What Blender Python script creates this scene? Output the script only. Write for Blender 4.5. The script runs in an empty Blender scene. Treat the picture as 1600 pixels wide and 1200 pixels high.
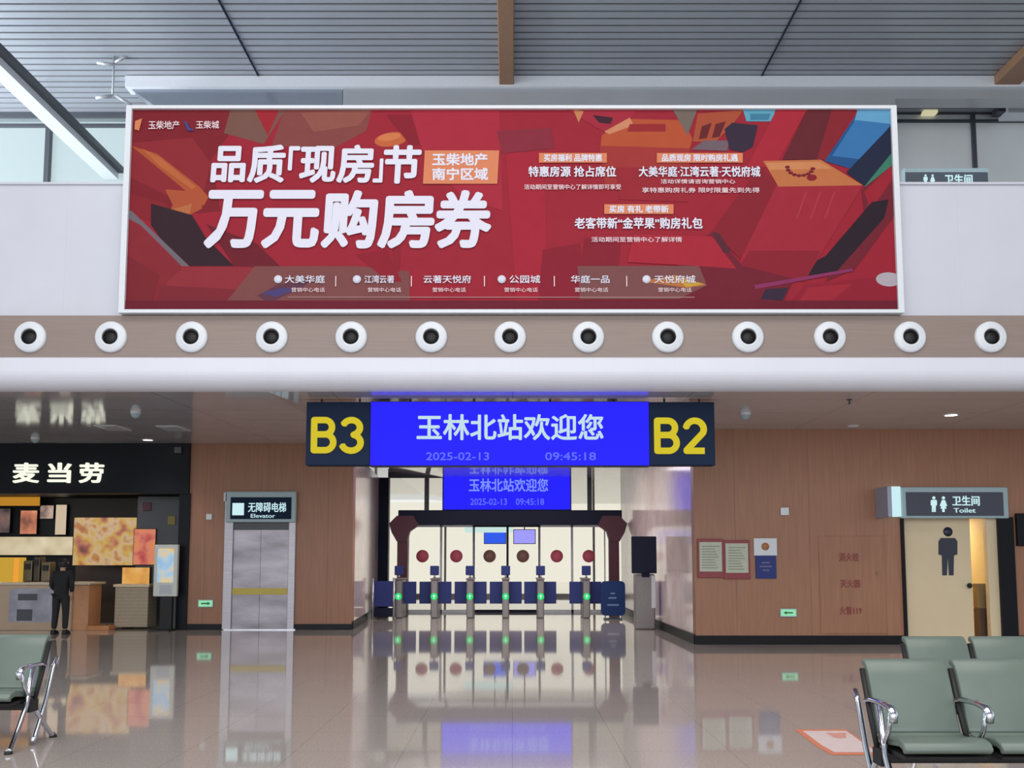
import bpy, bmesh, math, random
from mathutils import Vector, Matrix
random.seed(7)
SC = bpy.context.scene
C = SC.collection

# ------------------------------------------------------------------ camera
EYE, FPX = 1.40, 1500.0
TH = math.radians(5.36)
HZN = 875.0                                   # image row of the horizon
SH = HZN - 600 - FPX * math.tan(TH)
cam = bpy.data.cameras.new('camera')
cam.sensor_width = 36.0
cam.lens = FPX / 1600 * 36.0
cam.shift_y = SH / 1600
cam.clip_end = 300
cam_o = bpy.data.objects.new('camera', cam)
C.objects.link(cam_o)
cam_o.location = (0, 0, EYE)
cam_o.rotation_euler = (math.pi / 2 + TH, 0, 0)
SC.camera = cam_o

# ------------------------------------------------------------------ world, lights, exposure
W = bpy.data.worlds.new('world')
SC.world = W
W.use_nodes = True
nt = W.node_tree
bg = nt.nodes['Background']
bg.inputs[0].default_value = (0.86, 0.92, 0.98, 1)
bg.inputs[1].default_value = 1.0

def area_light(name, loc, rot, sx, sy, power, col):
    l = bpy.data.lights.new(name, 'AREA')
    l.shape = 'RECTANGLE'; l.size = sx; l.size_y = sy
    l.energy = power; l.color = col
    o = bpy.data.objects.new(name, l); C.objects.link(o)
    o.location = loc; o.rotation_euler = rot
    return o
# daylight of the glazed entrance front behind the viewer
area_light('entrance_daylight', (-3, -9.5, 5.5), (math.radians(90), 0, 0), 24, 9, 1500, (0.95, 0.97, 1.0))
# overhead fill added to brighten the floor of the waiting area, no lamp bodies
area_light('hall_fill_light', (0, 2.5, 11.8), (0, 0, 0), 18, 9, 1500, (1.0, 0.96, 0.92))
# fill light added under the passage ceiling to lift its stone walls
area_light('passage_fill_light', (0, 20.5, 3.55), (0, 0, 0), 4.5, 5, 150, (1.0, 0.93, 0.88))
# daylight of the high side glazing on the left
area_light('side_daylight', (-19.5, 18.5, 7.5), (0, math.radians(-102), 0), 5, 10, 4200, (0.92, 0.96, 1.0))

SC.view_settings.view_transform = 'Standard'
SC.view_settings.look = 'None'
SC.view_settings.gamma = 1
SC.view_settings.use_curve_mapping = False
SC.view_settings.exposure = 0.12

# ------------------------------------------------------------------ picture geometry helpers (exact perspective of the camera above)
def zpx(v, D):
    a = TH + math.atan((600 + SH - v) / FPX)
    return EYE + D * math.tan(a)
def xpx(u, v, D):
    t = (600 + SH - v) / FPX
    h = D * math.tan(TH + math.atan(t))
    return (u - 800) / FPX * (D * math.cos(TH) + h * math.sin(TH))
def dz(v, z):                                  # depth at which height z shows on row v
    return (z - EYE) / math.tan(TH + math.atan((600 + SH - v) / FPX))
def pt(u, v, D): return (xpx(u, v, D), D, zpx(v, D))
def fl(u, v, z=0.0):
    D = dz(v, z)
    return (xpx(u, v, D), D, z)

# ------------------------------------------------------------------ materials
def lin(c):
    return tuple(((x / 255) / 12.92 if x / 255 <= 0.04045 else ((x / 255 + 0.055) / 1.055) ** 2.4) for x in c)
MATS = {}
def mat(name, c, rough=0.5, metal=0.0, emit=0.0, noise=0.0, nscale=20.0, spec=0.5, seam=None, stretch=(1, 1, 1), ior=1.5):
    """procedural surface; noise: tonal variation; seam: (axis, pitch, width, colour factor)"""
    if name in MATS: return MATS[name]
    m = bpy.data.materials.new(name); m.use_nodes = True
    t = m.node_tree; b = t.nodes['Principled BSDF']
    col = lin(c) + (1,)
    b.inputs['Base Color'].default_value = col
    b.inputs['Roughness'].default_value = rough
    b.inputs['Metallic'].default_value = metal
    b.inputs['Specular IOR Level'].default_value = spec
    b.inputs['IOR'].default_value = ior
    out = None
    tc = t.nodes.new('ShaderNodeTexCoord')
    if noise:
        mp = t.nodes.new('ShaderNodeMapping'); mp.inputs['Scale'].default_value = stretch
        n = t.nodes.new('ShaderNodeTexNoise'); n.inputs['Scale'].default_value = nscale; n.inputs['Detail'].default_value = 4
        t.links.new(tc.outputs['Object'], mp.inputs[0]); t.links.new(mp.outputs[0], n.inputs['Vector'])
        r = t.nodes.new('ShaderNodeMapRange'); r.inputs[1].default_value = 0.3; r.inputs[2].default_value = 0.7
        r.inputs[3].default_value = 1 - noise; r.inputs[4].default_value = 1 + noise
        t.links.new(n.outputs[0], r.inputs[0])
        mx = t.nodes.new('ShaderNodeVectorMath'); mx.operation = 'SCALE'
        mx.inputs[0].default_value = col[:3]; t.links.new(r.outputs[0], mx.inputs[3])
        out = mx.outputs[0]
    if seam:
        for ax, pitch, wid, fac in (seam if isinstance(seam, list) else [seam]):
            sx = t.nodes.new('ShaderNodeSeparateXYZ'); t.links.new(tc.outputs['Object'], sx.inputs[0])
            md = t.nodes.new('ShaderNodeMath'); md.operation = 'FLOORED_MODULO'; md.inputs[1].default_value = pitch
            t.links.new(sx.outputs['XYZ'.index(ax)], md.inputs[0])
            lt = t.nodes.new('ShaderNodeMath'); lt.operation = 'LESS_THAN'; lt.inputs[1].default_value = wid
            t.links.new(md.outputs[0], lt.inputs[0])
            r = t.nodes.new('ShaderNodeMapRange'); r.inputs[3].default_value = 1; r.inputs[4].default_value = fac
            t.links.new(lt.outputs[0], r.inputs[0])
            mx = t.nodes.new('ShaderNodeVectorMath'); mx.operation = 'SCALE'
            if out is None: mx.inputs[0].default_value = col[:3]
            else: t.links.new(out, mx.inputs[0])
            t.links.new(r.outputs[0], mx.inputs[3]); out = mx.outputs[0]
    if out is not None: t.links.new(out, b.inputs['Base Color'])
    if emit:
        b.inputs['Emission Strength'].default_value = emit
        if out is not None: t.links.new(out, b.inputs['Emission Color'])
        else: b.inputs['Emission Color'].default_value = col
        b.inputs['Base Color'].default_value = (0.004, 0.004, 0.004, 1); b.inputs['Specular IOR Level'].default_value = 0.04; b.inputs['Roughness'].default_value = 0.6
        if out is not None:
            for l in list(t.links):
                if l.to_socket == b.inputs['Base Color']: t.links.remove(l)
    MATS[name] = m
    return m

def glow_picture(name, stops, scale, emit, stretch=(1, 1, 1)):
    """a backlit print: soft coloured patches"""
    m = bpy.data.materials.new(name); m.use_nodes = True
    t = m.node_tree; b = t.nodes['Principled BSDF']
    tc = t.nodes.new('ShaderNodeTexCoord'); mp = t.nodes.new('ShaderNodeMapping'); mp.inputs['Scale'].default_value = stretch
    n = t.nodes.new('ShaderNodeTexNoise'); n.inputs['Scale'].default_value = scale; n.inputs['Detail'].default_value = 2
    r = t.nodes.new('ShaderNodeValToRGB')
    t.links.new(tc.outputs['Object'], mp.inputs[0]); t.links.new(mp.outputs[0], n.inputs['Vector']); t.links.new(n.outputs[0], r.inputs[0])
    e = r.color_ramp.elements
    e[0].position, e[0].color = stops[0][0], lin(stops[0][1]) + (1,)
    e[1].position, e[1].color = stops[-1][0], lin(stops[-1][1]) + (1,)
    for p, c in stops[1:-1]:
        k = e.new(p); k.color = lin(c) + (1,)
    b.inputs['Base Color'].default_value = (0.02, 0.02, 0.02, 1)
    t.links.new(r.outputs[0], b.inputs['Emission Color']); b.inputs['Emission Strength'].default_value = emit
    b.inputs['Roughness'].default_value = 0.3
    return m

def glass(name, tint, frost):
    """architectural glass: part see-through, part milky, with a mirror sheen"""
    m = bpy.data.materials.new(name); m.use_nodes = True
    t = m.node_tree; b = t.nodes['Principled BSDF']; o = t.nodes['Material Output']
    tr = t.nodes.new('ShaderNodeBsdfTransparent'); tr.inputs[0].default_value = lin(tint) + (1,)
    b.inputs['Base Color'].default_value = lin(tint) + (1,); b.inputs['Roughness'].default_value = 0.08
    mx = t.nodes.new('ShaderNodeMixShader'); mx.inputs[0].default_value = frost
    t.links.new(tr.outputs[0], mx.inputs[1]); t.links.new(b.outputs[0], mx.inputs[2]); t.links.new(mx.outputs[0], o.inputs[0])
    return m

# ------------------------------------------------------------------ mesh helpers
class MB:
    def __init__(s): s.v = []; s.f = []; s.m = []; s.sm = []
    def add(s, verts, faces, mi=0, smooth=False):
        o = len(s.v); s.v += [tuple(p) for p in verts]
        for f in faces: s.f.append([i + o for i in f]); s.m.append(mi); s.sm.append(smooth)
        return s
    def box(s, x0, x1, y0, y1, z0, z1, mi=0):
        x0, x1 = min(x0, x1), max(x0, x1); y0, y1 = min(y0, y1), max(y0, y1); z0, z1 = min(z0, z1), max(z0, z1)
        return s.add([(x0,y0,z0),(x1,y0,z0),(x1,y1,z0),(x0,y1,z0),(x0,y0,z1),(x1,y0,z1),(x1,y1,z1),(x0,y1,z1)],
              [(0,3,2,1),(4,5,6,7),(0,1,5,4),(1,2,6,5),(2,3,7,6),(3,0,4,7)], mi)
    def pbox(s, u0, v0, u1, v1, D, th, mi=0):
        """box whose front face at depth D covers the picture rectangle"""
        vm = (v0 + v1) / 2
        return s.box(xpx(u0, vm, D), xpx(u1, vm, D), D, D + th, zpx(v1, D), zpx(v0, D), mi)
    def prism(s, pts, y0, y1, mi=0):
        """polygon in x,z extruded along y"""
        n = len(pts)
        vs = [(x, y0, z) for x, z in pts] + [(x, y1, z) for x, z in pts]
        return s.add(vs, [tuple(range(n)), tuple(range(2*n-1, n-1, -1))] + [(i, i+n, (i+1) % n + n, (i+1) % n) for i in range(n)], mi)
    def extr_x(s, prof, x0, x1, mi=0, smooth=False, cap=True):
        """closed profile in y,z swept along x"""
        n = len(prof)
        vs = [(x0, y, z) for y, z in prof] + [(x1, y, z) for y, z in prof]
        s.add(vs, [(i, (i+1) % n, (i+1) % n + n, i+n) for i in range(n)], mi, smooth)
        if cap: s.add(vs, [tuple(range(n-1, -1, -1)), tuple(range(n, 2*n))], mi)
        return s
    def tube(s, path, r, n=10, mi=0, sx=1.0):
        path = [Vector(p) for p in path]; rings = []
        for i, p in enumerate(path):
            d = (path[min(i+1, len(path)-1)] - path[max(i-1, 0)]).normalized()
            a = Vector((1, 0, 0)) if abs(d.x) < 0.9 else Vector((0, 0, 1))
            b = d.cross(a).normalized(); a = b.cross(d).normalized()
            rr = r[i] if isinstance(r, (list, tuple)) else r
            rings.append([p + (a*math.cos(2*math.pi*k/n)*sx + b*math.sin(2*math.pi*k/n))*rr for k in range(n)])
        vs = [q for R in rings for q in R]
        fs = [(i*n+k, i*n+(k+1) % n, (i+1)*n+(k+1) % n, (i+1)*n+k) for i in range(len(path)-1) for k in range(n)]
        s.add(vs, fs, mi, True)
        return s.add(vs, [tuple(range(n-1, -1, -1)), tuple(range((len(path)-1)*n, len(path)*n))], mi)
    def lathe(s, prof, c, axis='y', n=32, mi=0, close=False):
        """profile of (radius, along-axis)"""
        vs = []
        for r, a in prof:
            for k in range(n):
                q = 2*math.pi*k/n
                if axis == 'y': vs.append((c[0]+r*math.cos(q), c[1]+a, c[2]+r*math.sin(q)))
                else: vs.append((c[0]+r*math.cos(q), c[1]+r*math.sin(q), c[2]+a))
        L = len(prof)
        fs = [(i*n+k, i*n+(k+1) % n, (i+1)*n+(k+1) % n, (i+1)*n+k) for i in range(L-1) for k in range(n)]
        s.add(vs, fs, mi, True)
        if close: s.add(vs, [tuple(range(n)), tuple(range((L-1)*n, L*n))], mi)
        return s
    def build(s, name, mats, parent=None, bevel=0.0, seg=2, label=None, weld=True):
        me = bpy.data.meshes.new(name)
        me.from_pydata(s.v, [], s.f)
        if not isinstance(mats, (list, tuple)): mats = [mats]
        for m in mats: me.materials.append(m)
        for p, mi, sm in zip(me.polygons, s.m, s.sm): p.material_index = mi; p.use_smooth = sm
        bm = bmesh.new(); bm.from_mesh(me)
        if weld: bmesh.ops.remove_doubles(bm, verts=bm.verts, dist=1e-5)
        bmesh.ops.recalc_face_normals(bm, faces=bm.faces)
        bm.to_mesh(me); bm.free()
        o = bpy.data.objects.new(name, me); C.objects.link(o)
        if bevel:
            b = o.modifiers.new('bevel', 'BEVEL'); b.width = bevel; b.segments = seg; b.limit_method = 'ANGLE'
        if parent is not None: adopt(o, parent)
        if label: o['label'] = label
        return o

def adopt(o, parent):
    o.parent = parent
    root = parent; t = Vector((0, 0, 0))
    if root.parent is None and root.type == 'EMPTY':
        o.matrix_parent_inverse = Matrix.Translation(root.location).inverted()
def tag(o, label, cat, group=None, kind=None):
    o['label'] = label; o['category'] = cat
    if group: o['group'] = group
    if kind: o['kind'] = kind
    return o
def thing(name, loc, label, cat, group=None):
    o = bpy.data.objects.new(name, None); o.location = loc; o.empty_display_size = 0.1; C.objects.link(o)
    return tag(o, label, cat, group)
def struct(o, label, cat='wall'): return tag(o, label, cat, None, 'structure')
def dup(root, loc, label):
    r = root.copy(); C.objects.link(r); r.location = loc; r['label'] = label
    for ch in list(root.children):
        c = ch.copy(); C.objects.link(c); c.parent = r; c.matrix_parent_inverse = ch.matrix_parent_inverse.copy()
        for g in list(ch.children):
            d = g.copy(); C.objects.link(d); d.parent = c; d.matrix_parent_inverse = g.matrix_parent_inverse.copy()
    return r

def text(name, body, m, parent, x0, x1, z0, z1, y, bold=0.0, shear=0.0, th=0.012, keep=False, label=None):
    """lettering fitted in the rectangle x0..x1, z0..z1 on the plane y, raised th towards the viewer"""
    cu = bpy.data.curves.new('lettering', 'FONT'); cu.body = body; cu.shear = shear
    cu.resolution_u = 3; cu.align_x = 'CENTER'; cu.space_line = 1.15
    t = bpy.data.objects.new('lettering', cu); C.objects.link(t)
    bpy.context.view_layer.update()
    me = bpy.data.meshes.new_from_object(t.evaluated_get(bpy.context.evaluated_depsgraph_get()))
    bpy.data.objects.remove(t); bpy.data.curves.remove(cu)
    xs = [v.co.x for v in me.vertices]; ys = [v.co.y for v in me.vertices]
    ax, bx, ay, by = min(xs), max(xs), min(ys), max(ys)
    sx = (x1-x0)/(bx-ax); sz = (z1-z0)/(by-ay)
    if keep: sx = sz = min(sx, sz)
    for v in me.vertices:
        v.co = ((x0+x1)/2 + (v.co.x-(ax+bx)/2)*sx, y, (z0+z1)/2 + (v.co.y-(ay+by)/2)*sz)
    bm = bmesh.new(); bm.from_mesh(me)
    r = bmesh.ops.extrude_face_region(bm, geom=bm.faces[:])
    bmesh.ops.translate(bm, vec=(0, -th, 0), verts=[g for g in r['geom'] if isinstance(g, bmesh.types.BMVert)])
    bmesh.ops.recalc_face_normals(bm, faces=bm.faces)
    bm.to_mesh(me); bm.free()
    if bold:                                     # heavier strokes: the glyph laid over itself all round
        rb = bold*min(abs(sx), abs(sz)); n0 = len(me.vertices)
        vs = [tuple(v.co) for v in me.vertices]; fs = [tuple(p.vertices) for p in me.polygons]
        V_, F_ = list(vs), list(fs)
        for k in range(8):
            a = math.pi*k/4; dx, dzz = rb*math.cos(a), rb*math.sin(a); e = 0.00006*(k+1)
            F_ += [tuple(i+len(V_) for i in f) for f in fs]
            V_ += [(p[0]+dx, p[1]+e, p[2]+dzz) for p in vs]
        bpy.data.meshes.remove(me); me = bpy.data.meshes.new(name); me.from_pydata(V_, [], F_)
    me.materials.clear(); me.materials.append(m)
    o = bpy.data.objects.new(name, me); C.objects.link(o); me.name = name
    adopt(o, parent)
    if label: o['label'] = label
    return o
def ptext(name, body, m, parent, u0, v0, u1, v1, D, **k):
    vm = (v0+v1)/2
    return text(name, body, m, parent, xpx(u0, vm, D), xpx(u1, vm, D), zpx(v1, D), zpx(v0, D), D, **k)

# ------------------------------------------------------------------ palette
M_floor = mat('polished_granite', (176, 167, 161), 0.045, noise=0.16, nscale=60, spec=0.5, ior=1.75, seam=[('X', 0.8, 0.006, 0.72), ('Y', 0.8, 0.006, 0.72)])
M_ceil = mat('satin_ceiling_panel', (196, 194, 200), 0.08, noise=0.05, nscale=1.2, spec=0.5, ior=2.3, seam=[('X', 2.4, 0.012, 0.5), ('Y', 1.2, 0.012, 0.5)])
M_wood = mat('brown_wood_panel', (156, 110, 84), 0.45, noise=0.10, nscale=3, stretch=(9, 9, 0.5), seam=('X', 1.25, 0.010, 0.65))
M_fascia = mat('light_wood_fascia', (138, 122, 114), 0.45, noise=0.06, nscale=4, stretch=(0.4, 3, 14))
M_white = mat('white_soffit_panel', (212, 214, 224), 0.35, noise=0.015, nscale=2, seam=('X', 1.06, 0.004, 0.93))
M_para = mat('white_parapet_panel', (198, 201, 211), 0.45, noise=0.02, nscale=1.5, seam=('X', 1.5, 0.006, 0.93))
M_stone = mat('polished_wall_stone', (224, 205, 203), 0.12, noise=0.10, nscale=2.5, seam=[('Y', 0.9, 0.006, 0.8), ('Z', 1.2, 0.006, 0.8)])
M_black = mat('black_skirting', (22, 22, 26), 0.35, noise=0.05, spec=0.15)
M_dark = mat('black_shop_panel', (19, 22, 29), 0.4, noise=0.08, nscale=2, spec=0.15)
M_darkg = mat('dark_grey_panel', (66, 69, 77), 0.4, noise=0.06, nscale=3)
M_navyf = mat('navy_frame', (26, 30, 52), 0.4, noise=0.05, spec=0.12)
M_navy = mat('navy_panel', (50, 60, 122), 0.45, noise=0.05, spec=0.2)
M_gate = mat('gate_steel', (132, 126, 126), 0.4, 0.3, noise=0.05)
M_lift = mat('lift_door_steel', (146, 140, 147), 0.36, 0.55, noise=0.34, nscale=1.5, stretch=(0.7, 1, 2.2))  # strong mottling paints uneven reflections into the door colour
M_signnavy = mat('sign_navy', (26, 40, 64), 0.6, noise=0.04, spec=0.1)
M_steel = mat('brushed_steel', (170, 166, 172), 0.4, 0.6, noise=0.08, nscale=5, stretch=(1, 1, 12))
M_steel2 = mat('satin_steel', (190, 192, 198), 0.25, 0.85, noise=0.04)
M_chrome = mat('chrome', (200, 204, 212), 0.14, 1.0, noise=0.02)
M_alu = mat('white_aluminium', (214, 218, 224), 0.35, noise=0.02)
M_teal = mat('pale_teal_frame', (158, 182, 188), 0.4, noise=0.03)
M_slat = mat('aluminium_slat', (158, 162, 170), 0.30, 0.25, noise=0.05, nscale=0.6)
M_void = mat('ceiling_void', (38, 40, 46), 0.8, noise=0.05)
M_brownb = mat('brown_beam_paint', (140, 106, 80), 0.5, noise=0.06)
M_maroon = mat('maroon_paint', (74, 22, 42), 0.45, noise=0.06)
M_rubber = mat('black_rubber', (20, 20, 22), 0.6, noise=0.05)
M_sage = mat('sage_vinyl', (98, 111, 103), 0.36, noise=0.04, nscale=8)
M_grey = mat('grey_cladding', (168, 171, 176), 0.28, 0.2, noise=0.04, nscale=1)
M_cream = mat('cream_laminate', (216, 198, 164), 0.4, noise=0.03, nscale=2)
E_blue = mat('led_blue', (38, 34, 255), 0.3, emit=1.0)
E_ledtxt = mat('led_text', (190, 215, 225), 0.4, emit=1.0)
E_ledtxt2 = mat('led_faint_text', (96, 110, 250), 0.4, emit=1.0)
E_yel = mat('lit_yellow', (204, 186, 40), 0.4, emit=1.0)
E_letter = mat('lit_white_letter', (242, 244, 224), 0.4, emit=1.05)
E_exit = mat('lit_green_exit', (150, 225, 175), 0.4, emit=0.9)
E_green = mat('led_green', (40, 205, 105), 0.4, emit=1.1)
E_teal = mat('lit_pale_cyan', (200, 235, 240), 0.4, emit=0.95)
E_white = mat('lamp_white', (255, 250, 240), 0.4, emit=9.0)

# ------------------------------------------------------------------ key depths
ZS = 3.62
D0 = dz(612, ZS)                               # front edge of the low ceiling
DS = D0 - 0.24                                 # front of the rounded soffit
DF = D0 - 0.10                                 # wood fascia
DP = D0                                        # parapet
DB = D0 - 0.16                                 # banner face
DSIGN = dz(622.5, ZS)                          # hanging sign board
DL = dz(984, 0.0)                              # left wall
DR = dz(1007, 0.0)                             # right wall
DG = dz(966, 0.0)                              # ticket gates
DK = DG + 2.6                                  # glass front at the end of the passage
ZL, ZR = zpx(693, DL), zpx(670, DR)
XLC = xpx(550, 900, DL)                        # corner of the left wall and passage
XRC = xpx(1086, 900, DR)
XRB, XLB = XRC - 0.12, XLC - 0.36
ZU = 12.0
DBK = dz(118, ZU)                              # bulkhead under the slatted ceiling
DGL = dz(177, ZU)                              # upper glass front

# ------------------------------------------------------------------ setting
b = MB(); b.box(-26, 26, -12, 62, -0.2, 0)
struct(b.build('floor', M_floor), 'polished grey granite concourse floor with mirror reflections', 'floor')

# low ceiling: a slab with a glossy underside, slightly higher on the left
b = MB()
nx = [(-20, ZL), (XLC, ZL), (-1.8, ZS), (1.8, ZS), (XRC, ZR), (20, ZR)]
vs = []; fs = []
for x, zb in nx:
    db = DL if x < 0 else DR
    if abs(x) < 2: zb = ZS
    vs += [(x, D0, ZS), (x, db, zb), (x, 38, zb), (x, 38, 4.1), (x, D0, 4.1)]
for i in range(5):
    for k in range(5):
        a, c = i*5+k, i*5+(k+1) % 5
        fs.append((a, c, c+5, a+5))
fs += [(0, 1, 2, 3, 4), (25, 26, 27, 28, 29)]
b.add(vs, fs)
struct(b.build('ceiling_lower', M_ceil), 'glossy dark grey panel ceiling over the passage to the gates', 'ceiling')

# rounded white soffit along the front edge
zt = zpx(558, DS)
prof = [(D0+0.03, zt), (DS+0.02, zt), (DS, zt-0.02), (DS, zt-0.16)]
hh = zt - 0.16 - ZS
for k in range(1, 13):
    q = math.pi/2*k/12
    prof.append((DS + (D0+0.02-DS)*(1-math.cos(q)), ZS + hh*(1-math.sin(q))))
prof.append((D0+0.03, ZS+0.03))
b = MB(); b.extr_x(prof, -20, 20, smooth=False)
struct(b.build('trim_1', M_white), 'rounded white soffit beam running under the wooden fascia', 'beam')

zf = zpx(493, DF)
b = MB(); b.box(-20, 20, DF, DF+0.3, zt, zf)
struct(b.build('trim_2', M_fascia), 'light wood fascia band carrying a row of round air nozzles', 'fascia')

zp = zpx(289, DP)
b = MB(); b.box(-20, 20, DP, DP+0.18, zf, zp); b.box(-20, 20, DP-0.03, DP+0.21, zp, zp+0.03)
struct(b.build('wall_parapet', M_para), 'white parapet of the upper level on both sides of the banner', 'wall')
b = MB(); b.box(-20, 20, DP+0.18, DGL+6, 4.15, 4.3)
struct(b.build('floor_upper', M_grey), 'floor of the upper level behind the white parapet', 'floor')

# slatted hall ceiling
b = MB()
y = -10.0
while y < DBK + 2.2:
    b.box(-24, 24, y, y+0.19, ZU, ZU+0.05); y += 0.25
b.box(-24, 24, -10, DGL+0.5, ZU+0.16, ZU+0.3, 1)
struct(b.build('ceiling_upper', [M_slat, M_void]), 'high hall ceiling of grey aluminium slats', 'ceiling')

def beam(name, m, x0, x1, y0, y1, z0, z1, label):
    q = MB(); q.box(x0, x1, y0, y1, z0, z1)
    return struct(q.build(name, m, bevel=0.02), label, 'beam')
xb = xpx(780, 80, DBK); xb2 = xpx(803, 80, DBK)
beam('beam', M_brownb, xb, xb2, -10, DBK, ZU-0.22, ZU, 'brown beam under the slatted ceiling above the banner middle')
xr = xpx(1572, 110, DBK)
beam('beam', M_brownb, xr-0.28, xr+0.28, -10, DBK, ZU-0.22, ZU, 'brown beam under the slatted ceiling in the upper right corner')
# thin dark runners in the slat ceiling
for u, lab in ((404, 'thin dark runner across the slats above the banner headline'), (1190, 'thin dark runner across the slats above the right of the banner')):
    x = xpx(u, 112, DBK)
    beam('ceiling_runner', M_navyf, x-0.02, x+0.02, -10, DBK, ZU-0.03, ZU, lab)

# white lip and grey bulkhead
q = MB()
x0 = xpx(196, 120, DBK)
q.box(x0, 24, DBK-0.02, DBK+0.35, zpx(136, DBK), zpx(119, DBK))
struct(q.build('trim_3', M_alu), 'white ledge along the top of the grey bulkhead', 'trim')
q = MB()
zb0, zb1 = zpx(240, DBK), zpx(136, DBK)
xm = xpx(535, 150, DBK)
q.prism([(x0+0.1, zb1), (xm-0.02, zb1), (xm-0.02, zb0), (x0+2.2, zb0)], DBK+0.1, DBK+0.5, 0)
q.box(xm, xpx(1401, 165, DBK), DBK+0.06, DBK+0.5, zb0, zb1, 1)
q.box(xpx(1401, 165, DBK), 24, DBK+0.06, DBK+0.5, zpx(152, DBK), zb1, 1)
struct(q.build('wall_bulkhead', [mat('glossy_grey_panel', (150, 158, 170), 0.18, 0.6, noise=0.03), M_grey]), 'grey metal bulkhead band hanging behind the banner', 'wall')

# upper glass front
M_glassL = glass('bright_window_glass', (226, 234, 234), 0.10)
zg0, zg1 = 4.3, ZU
xw1 = xpx(420, 230, DGL)
q = MB(); q.box(-24, xw1, DGL+0.03, DGL+0.06, zg0, zg1)
w = q.build('window_1', M_glassL); struct(w, 'bright tall windows of the upper level left of the banner', 'window')
q = MB()
zmul = zpx(179, DGL)
q.box(-24, xw1, DGL-0.08, DGL+0.1, zmul-0.06, zmul+0.06)
zmu2 = zpx(196, DGL); q.box(-24, xw1, DGL-0.04, DGL+0.08, zmu2-0.03, zmu2+0.03)
for u in (-150, 75, 300):
    x = xpx(u, 230, DGL); q.box(x-0.055, x+0.055, DGL-0.05, DGL+0.1, zg0, zmul)
q.build('window_frame', M_darkg, w)
q = MB(); q.box(xw1, 24, DGL, DGL+0.15, zg0, zg1)
w2 = q.build('window_2', mat('grey_glazing', (222, 226, 226), 0.3, 0.1, noise=0.05, nscale=0.7)); struct(w2, 'dull grey glazing of the upper level right of the banner', 'window')
q = MB()
for u in (1521, 1750): 
    x = xpx(u, 230, DGL); q.box(x-0.05, x+0.05, DGL-0.06, DGL+0.01, zg0, zpx(176, DGL))
for v in (177, 190):
    z = zpx(v, DGL); q.box(xw1, 24, DGL-0.05, DGL+0.01, z-0.035, z+0.035)
q.build('window_frame', M_darkg, w2)
# slanted white beam at the left
xw0 = xpx(185, 275, DGL); zw = zpx(279, DGL)
q = MB(); q.box(xw0-0.34, xw0, 2, DGL, zw-0.02, zw+0.16, 0); q.box(xw0-0.05, xw0+0.14, 2, DGL, zw+0.13, zw+0.25, 1)
struct(q.build('beam', [M_alu, M_darkg]), 'white beam with dark top edge running towards the left windows', 'beam')

# ------------------------------------------------------------------ low walls
XSH = xpx(294, 850, DL)                        # right edge of the shop front
q = MB(); q.box(XSH, XLC, DL, DL+0.3, 0, ZL)
struct(q.build('wall_left', M_wood), 'brown wood panelled wall around the lift', 'wall')
ul0, ul1 = 1413, 1564                          # restroom opening
xo0, xo1 = xpx(ul0, 900, DR), xpx(ul1, 900, DR)
zo = zpx(806, DR)
q = MB(); q.box(XRC, xo0, DR, DR+0.25, 0, ZR); q.box(xo0, xo1, DR, DR+0.25, zo, ZR); q.box(xo1, 20, DR, DR+0.25, 0, ZR)
struct(q.build('wall_right', M_wood), 'brown wood panelled wall with the restroom doorway', 'wall')
q = MB(); zsk = zpx(975, DL)
q.box(XSH, xpx(349, 980, DL), DL-0.03, DL, 0, zsk); q.box(xpx(459, 980, DL), XLC+0.02, DL-0.03, DL, 0, zsk)
struct(q.build('baseboard_left', M_black), 'black skirting under the left brown wall', 'baseboard')
q = MB(); zsk = zpx(993, DR); q.box(XRC-0.02, xo0, DR-0.03, DR, 0, zsk); q.box(xpx(1590, 1000, DR), 20, DR-0.03, DR, 0, zsk)
struct(q.build('baseboard_right', M_black), 'black skirting under the right brown wall', 'baseboard')
# passage side walls in polished stone
def wallquad(name, p, q_, z1, th, m, label):
    a, c = Vector((p[0], p[1], 0)), Vector((q_[0], q_[1], 0)); n = (c-a).normalized().cross(Vector((0, 0, 1)))*th
    k = MB(); pts = [a, c, c+n, a+n]
    k.add([(v.x, v.y, 0) for v in pts]+[(v.x, v.y, z1) for v in pts], [(0,1,2,3),(4,5,6,7),(0,1,5,4),(1,2,6,5),(2,3,7,6),(3,0,4,7)])
    return struct(k.build(name, m), label, 'wall')
wallquad('wall_passage_right', (XRC, DR+0.25), (XRB, DK), ZR, 0.2, M_stone, 'polished stone side wall on the right of the gate passage')
wallquad('wall_passage_left', (XLC, DL+0.3), (XLB, DK), ZR, -0.2, M_stone, 'polished stone side wall on the left of the gate passage')
wallquad('baseboard_passage_right', (XRC-0.03, DR+0.05), (XRB-0.03, DK), 0.16, 0.02, M_black, 'black skirting along the right passage wall')
wallquad('baseboard_passage_left', (XLC+0.03, DL+0.05), (XLB+0.03, DK), 0.16, -0.02, M_black, 'black skirting along the left passage wall')

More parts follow.
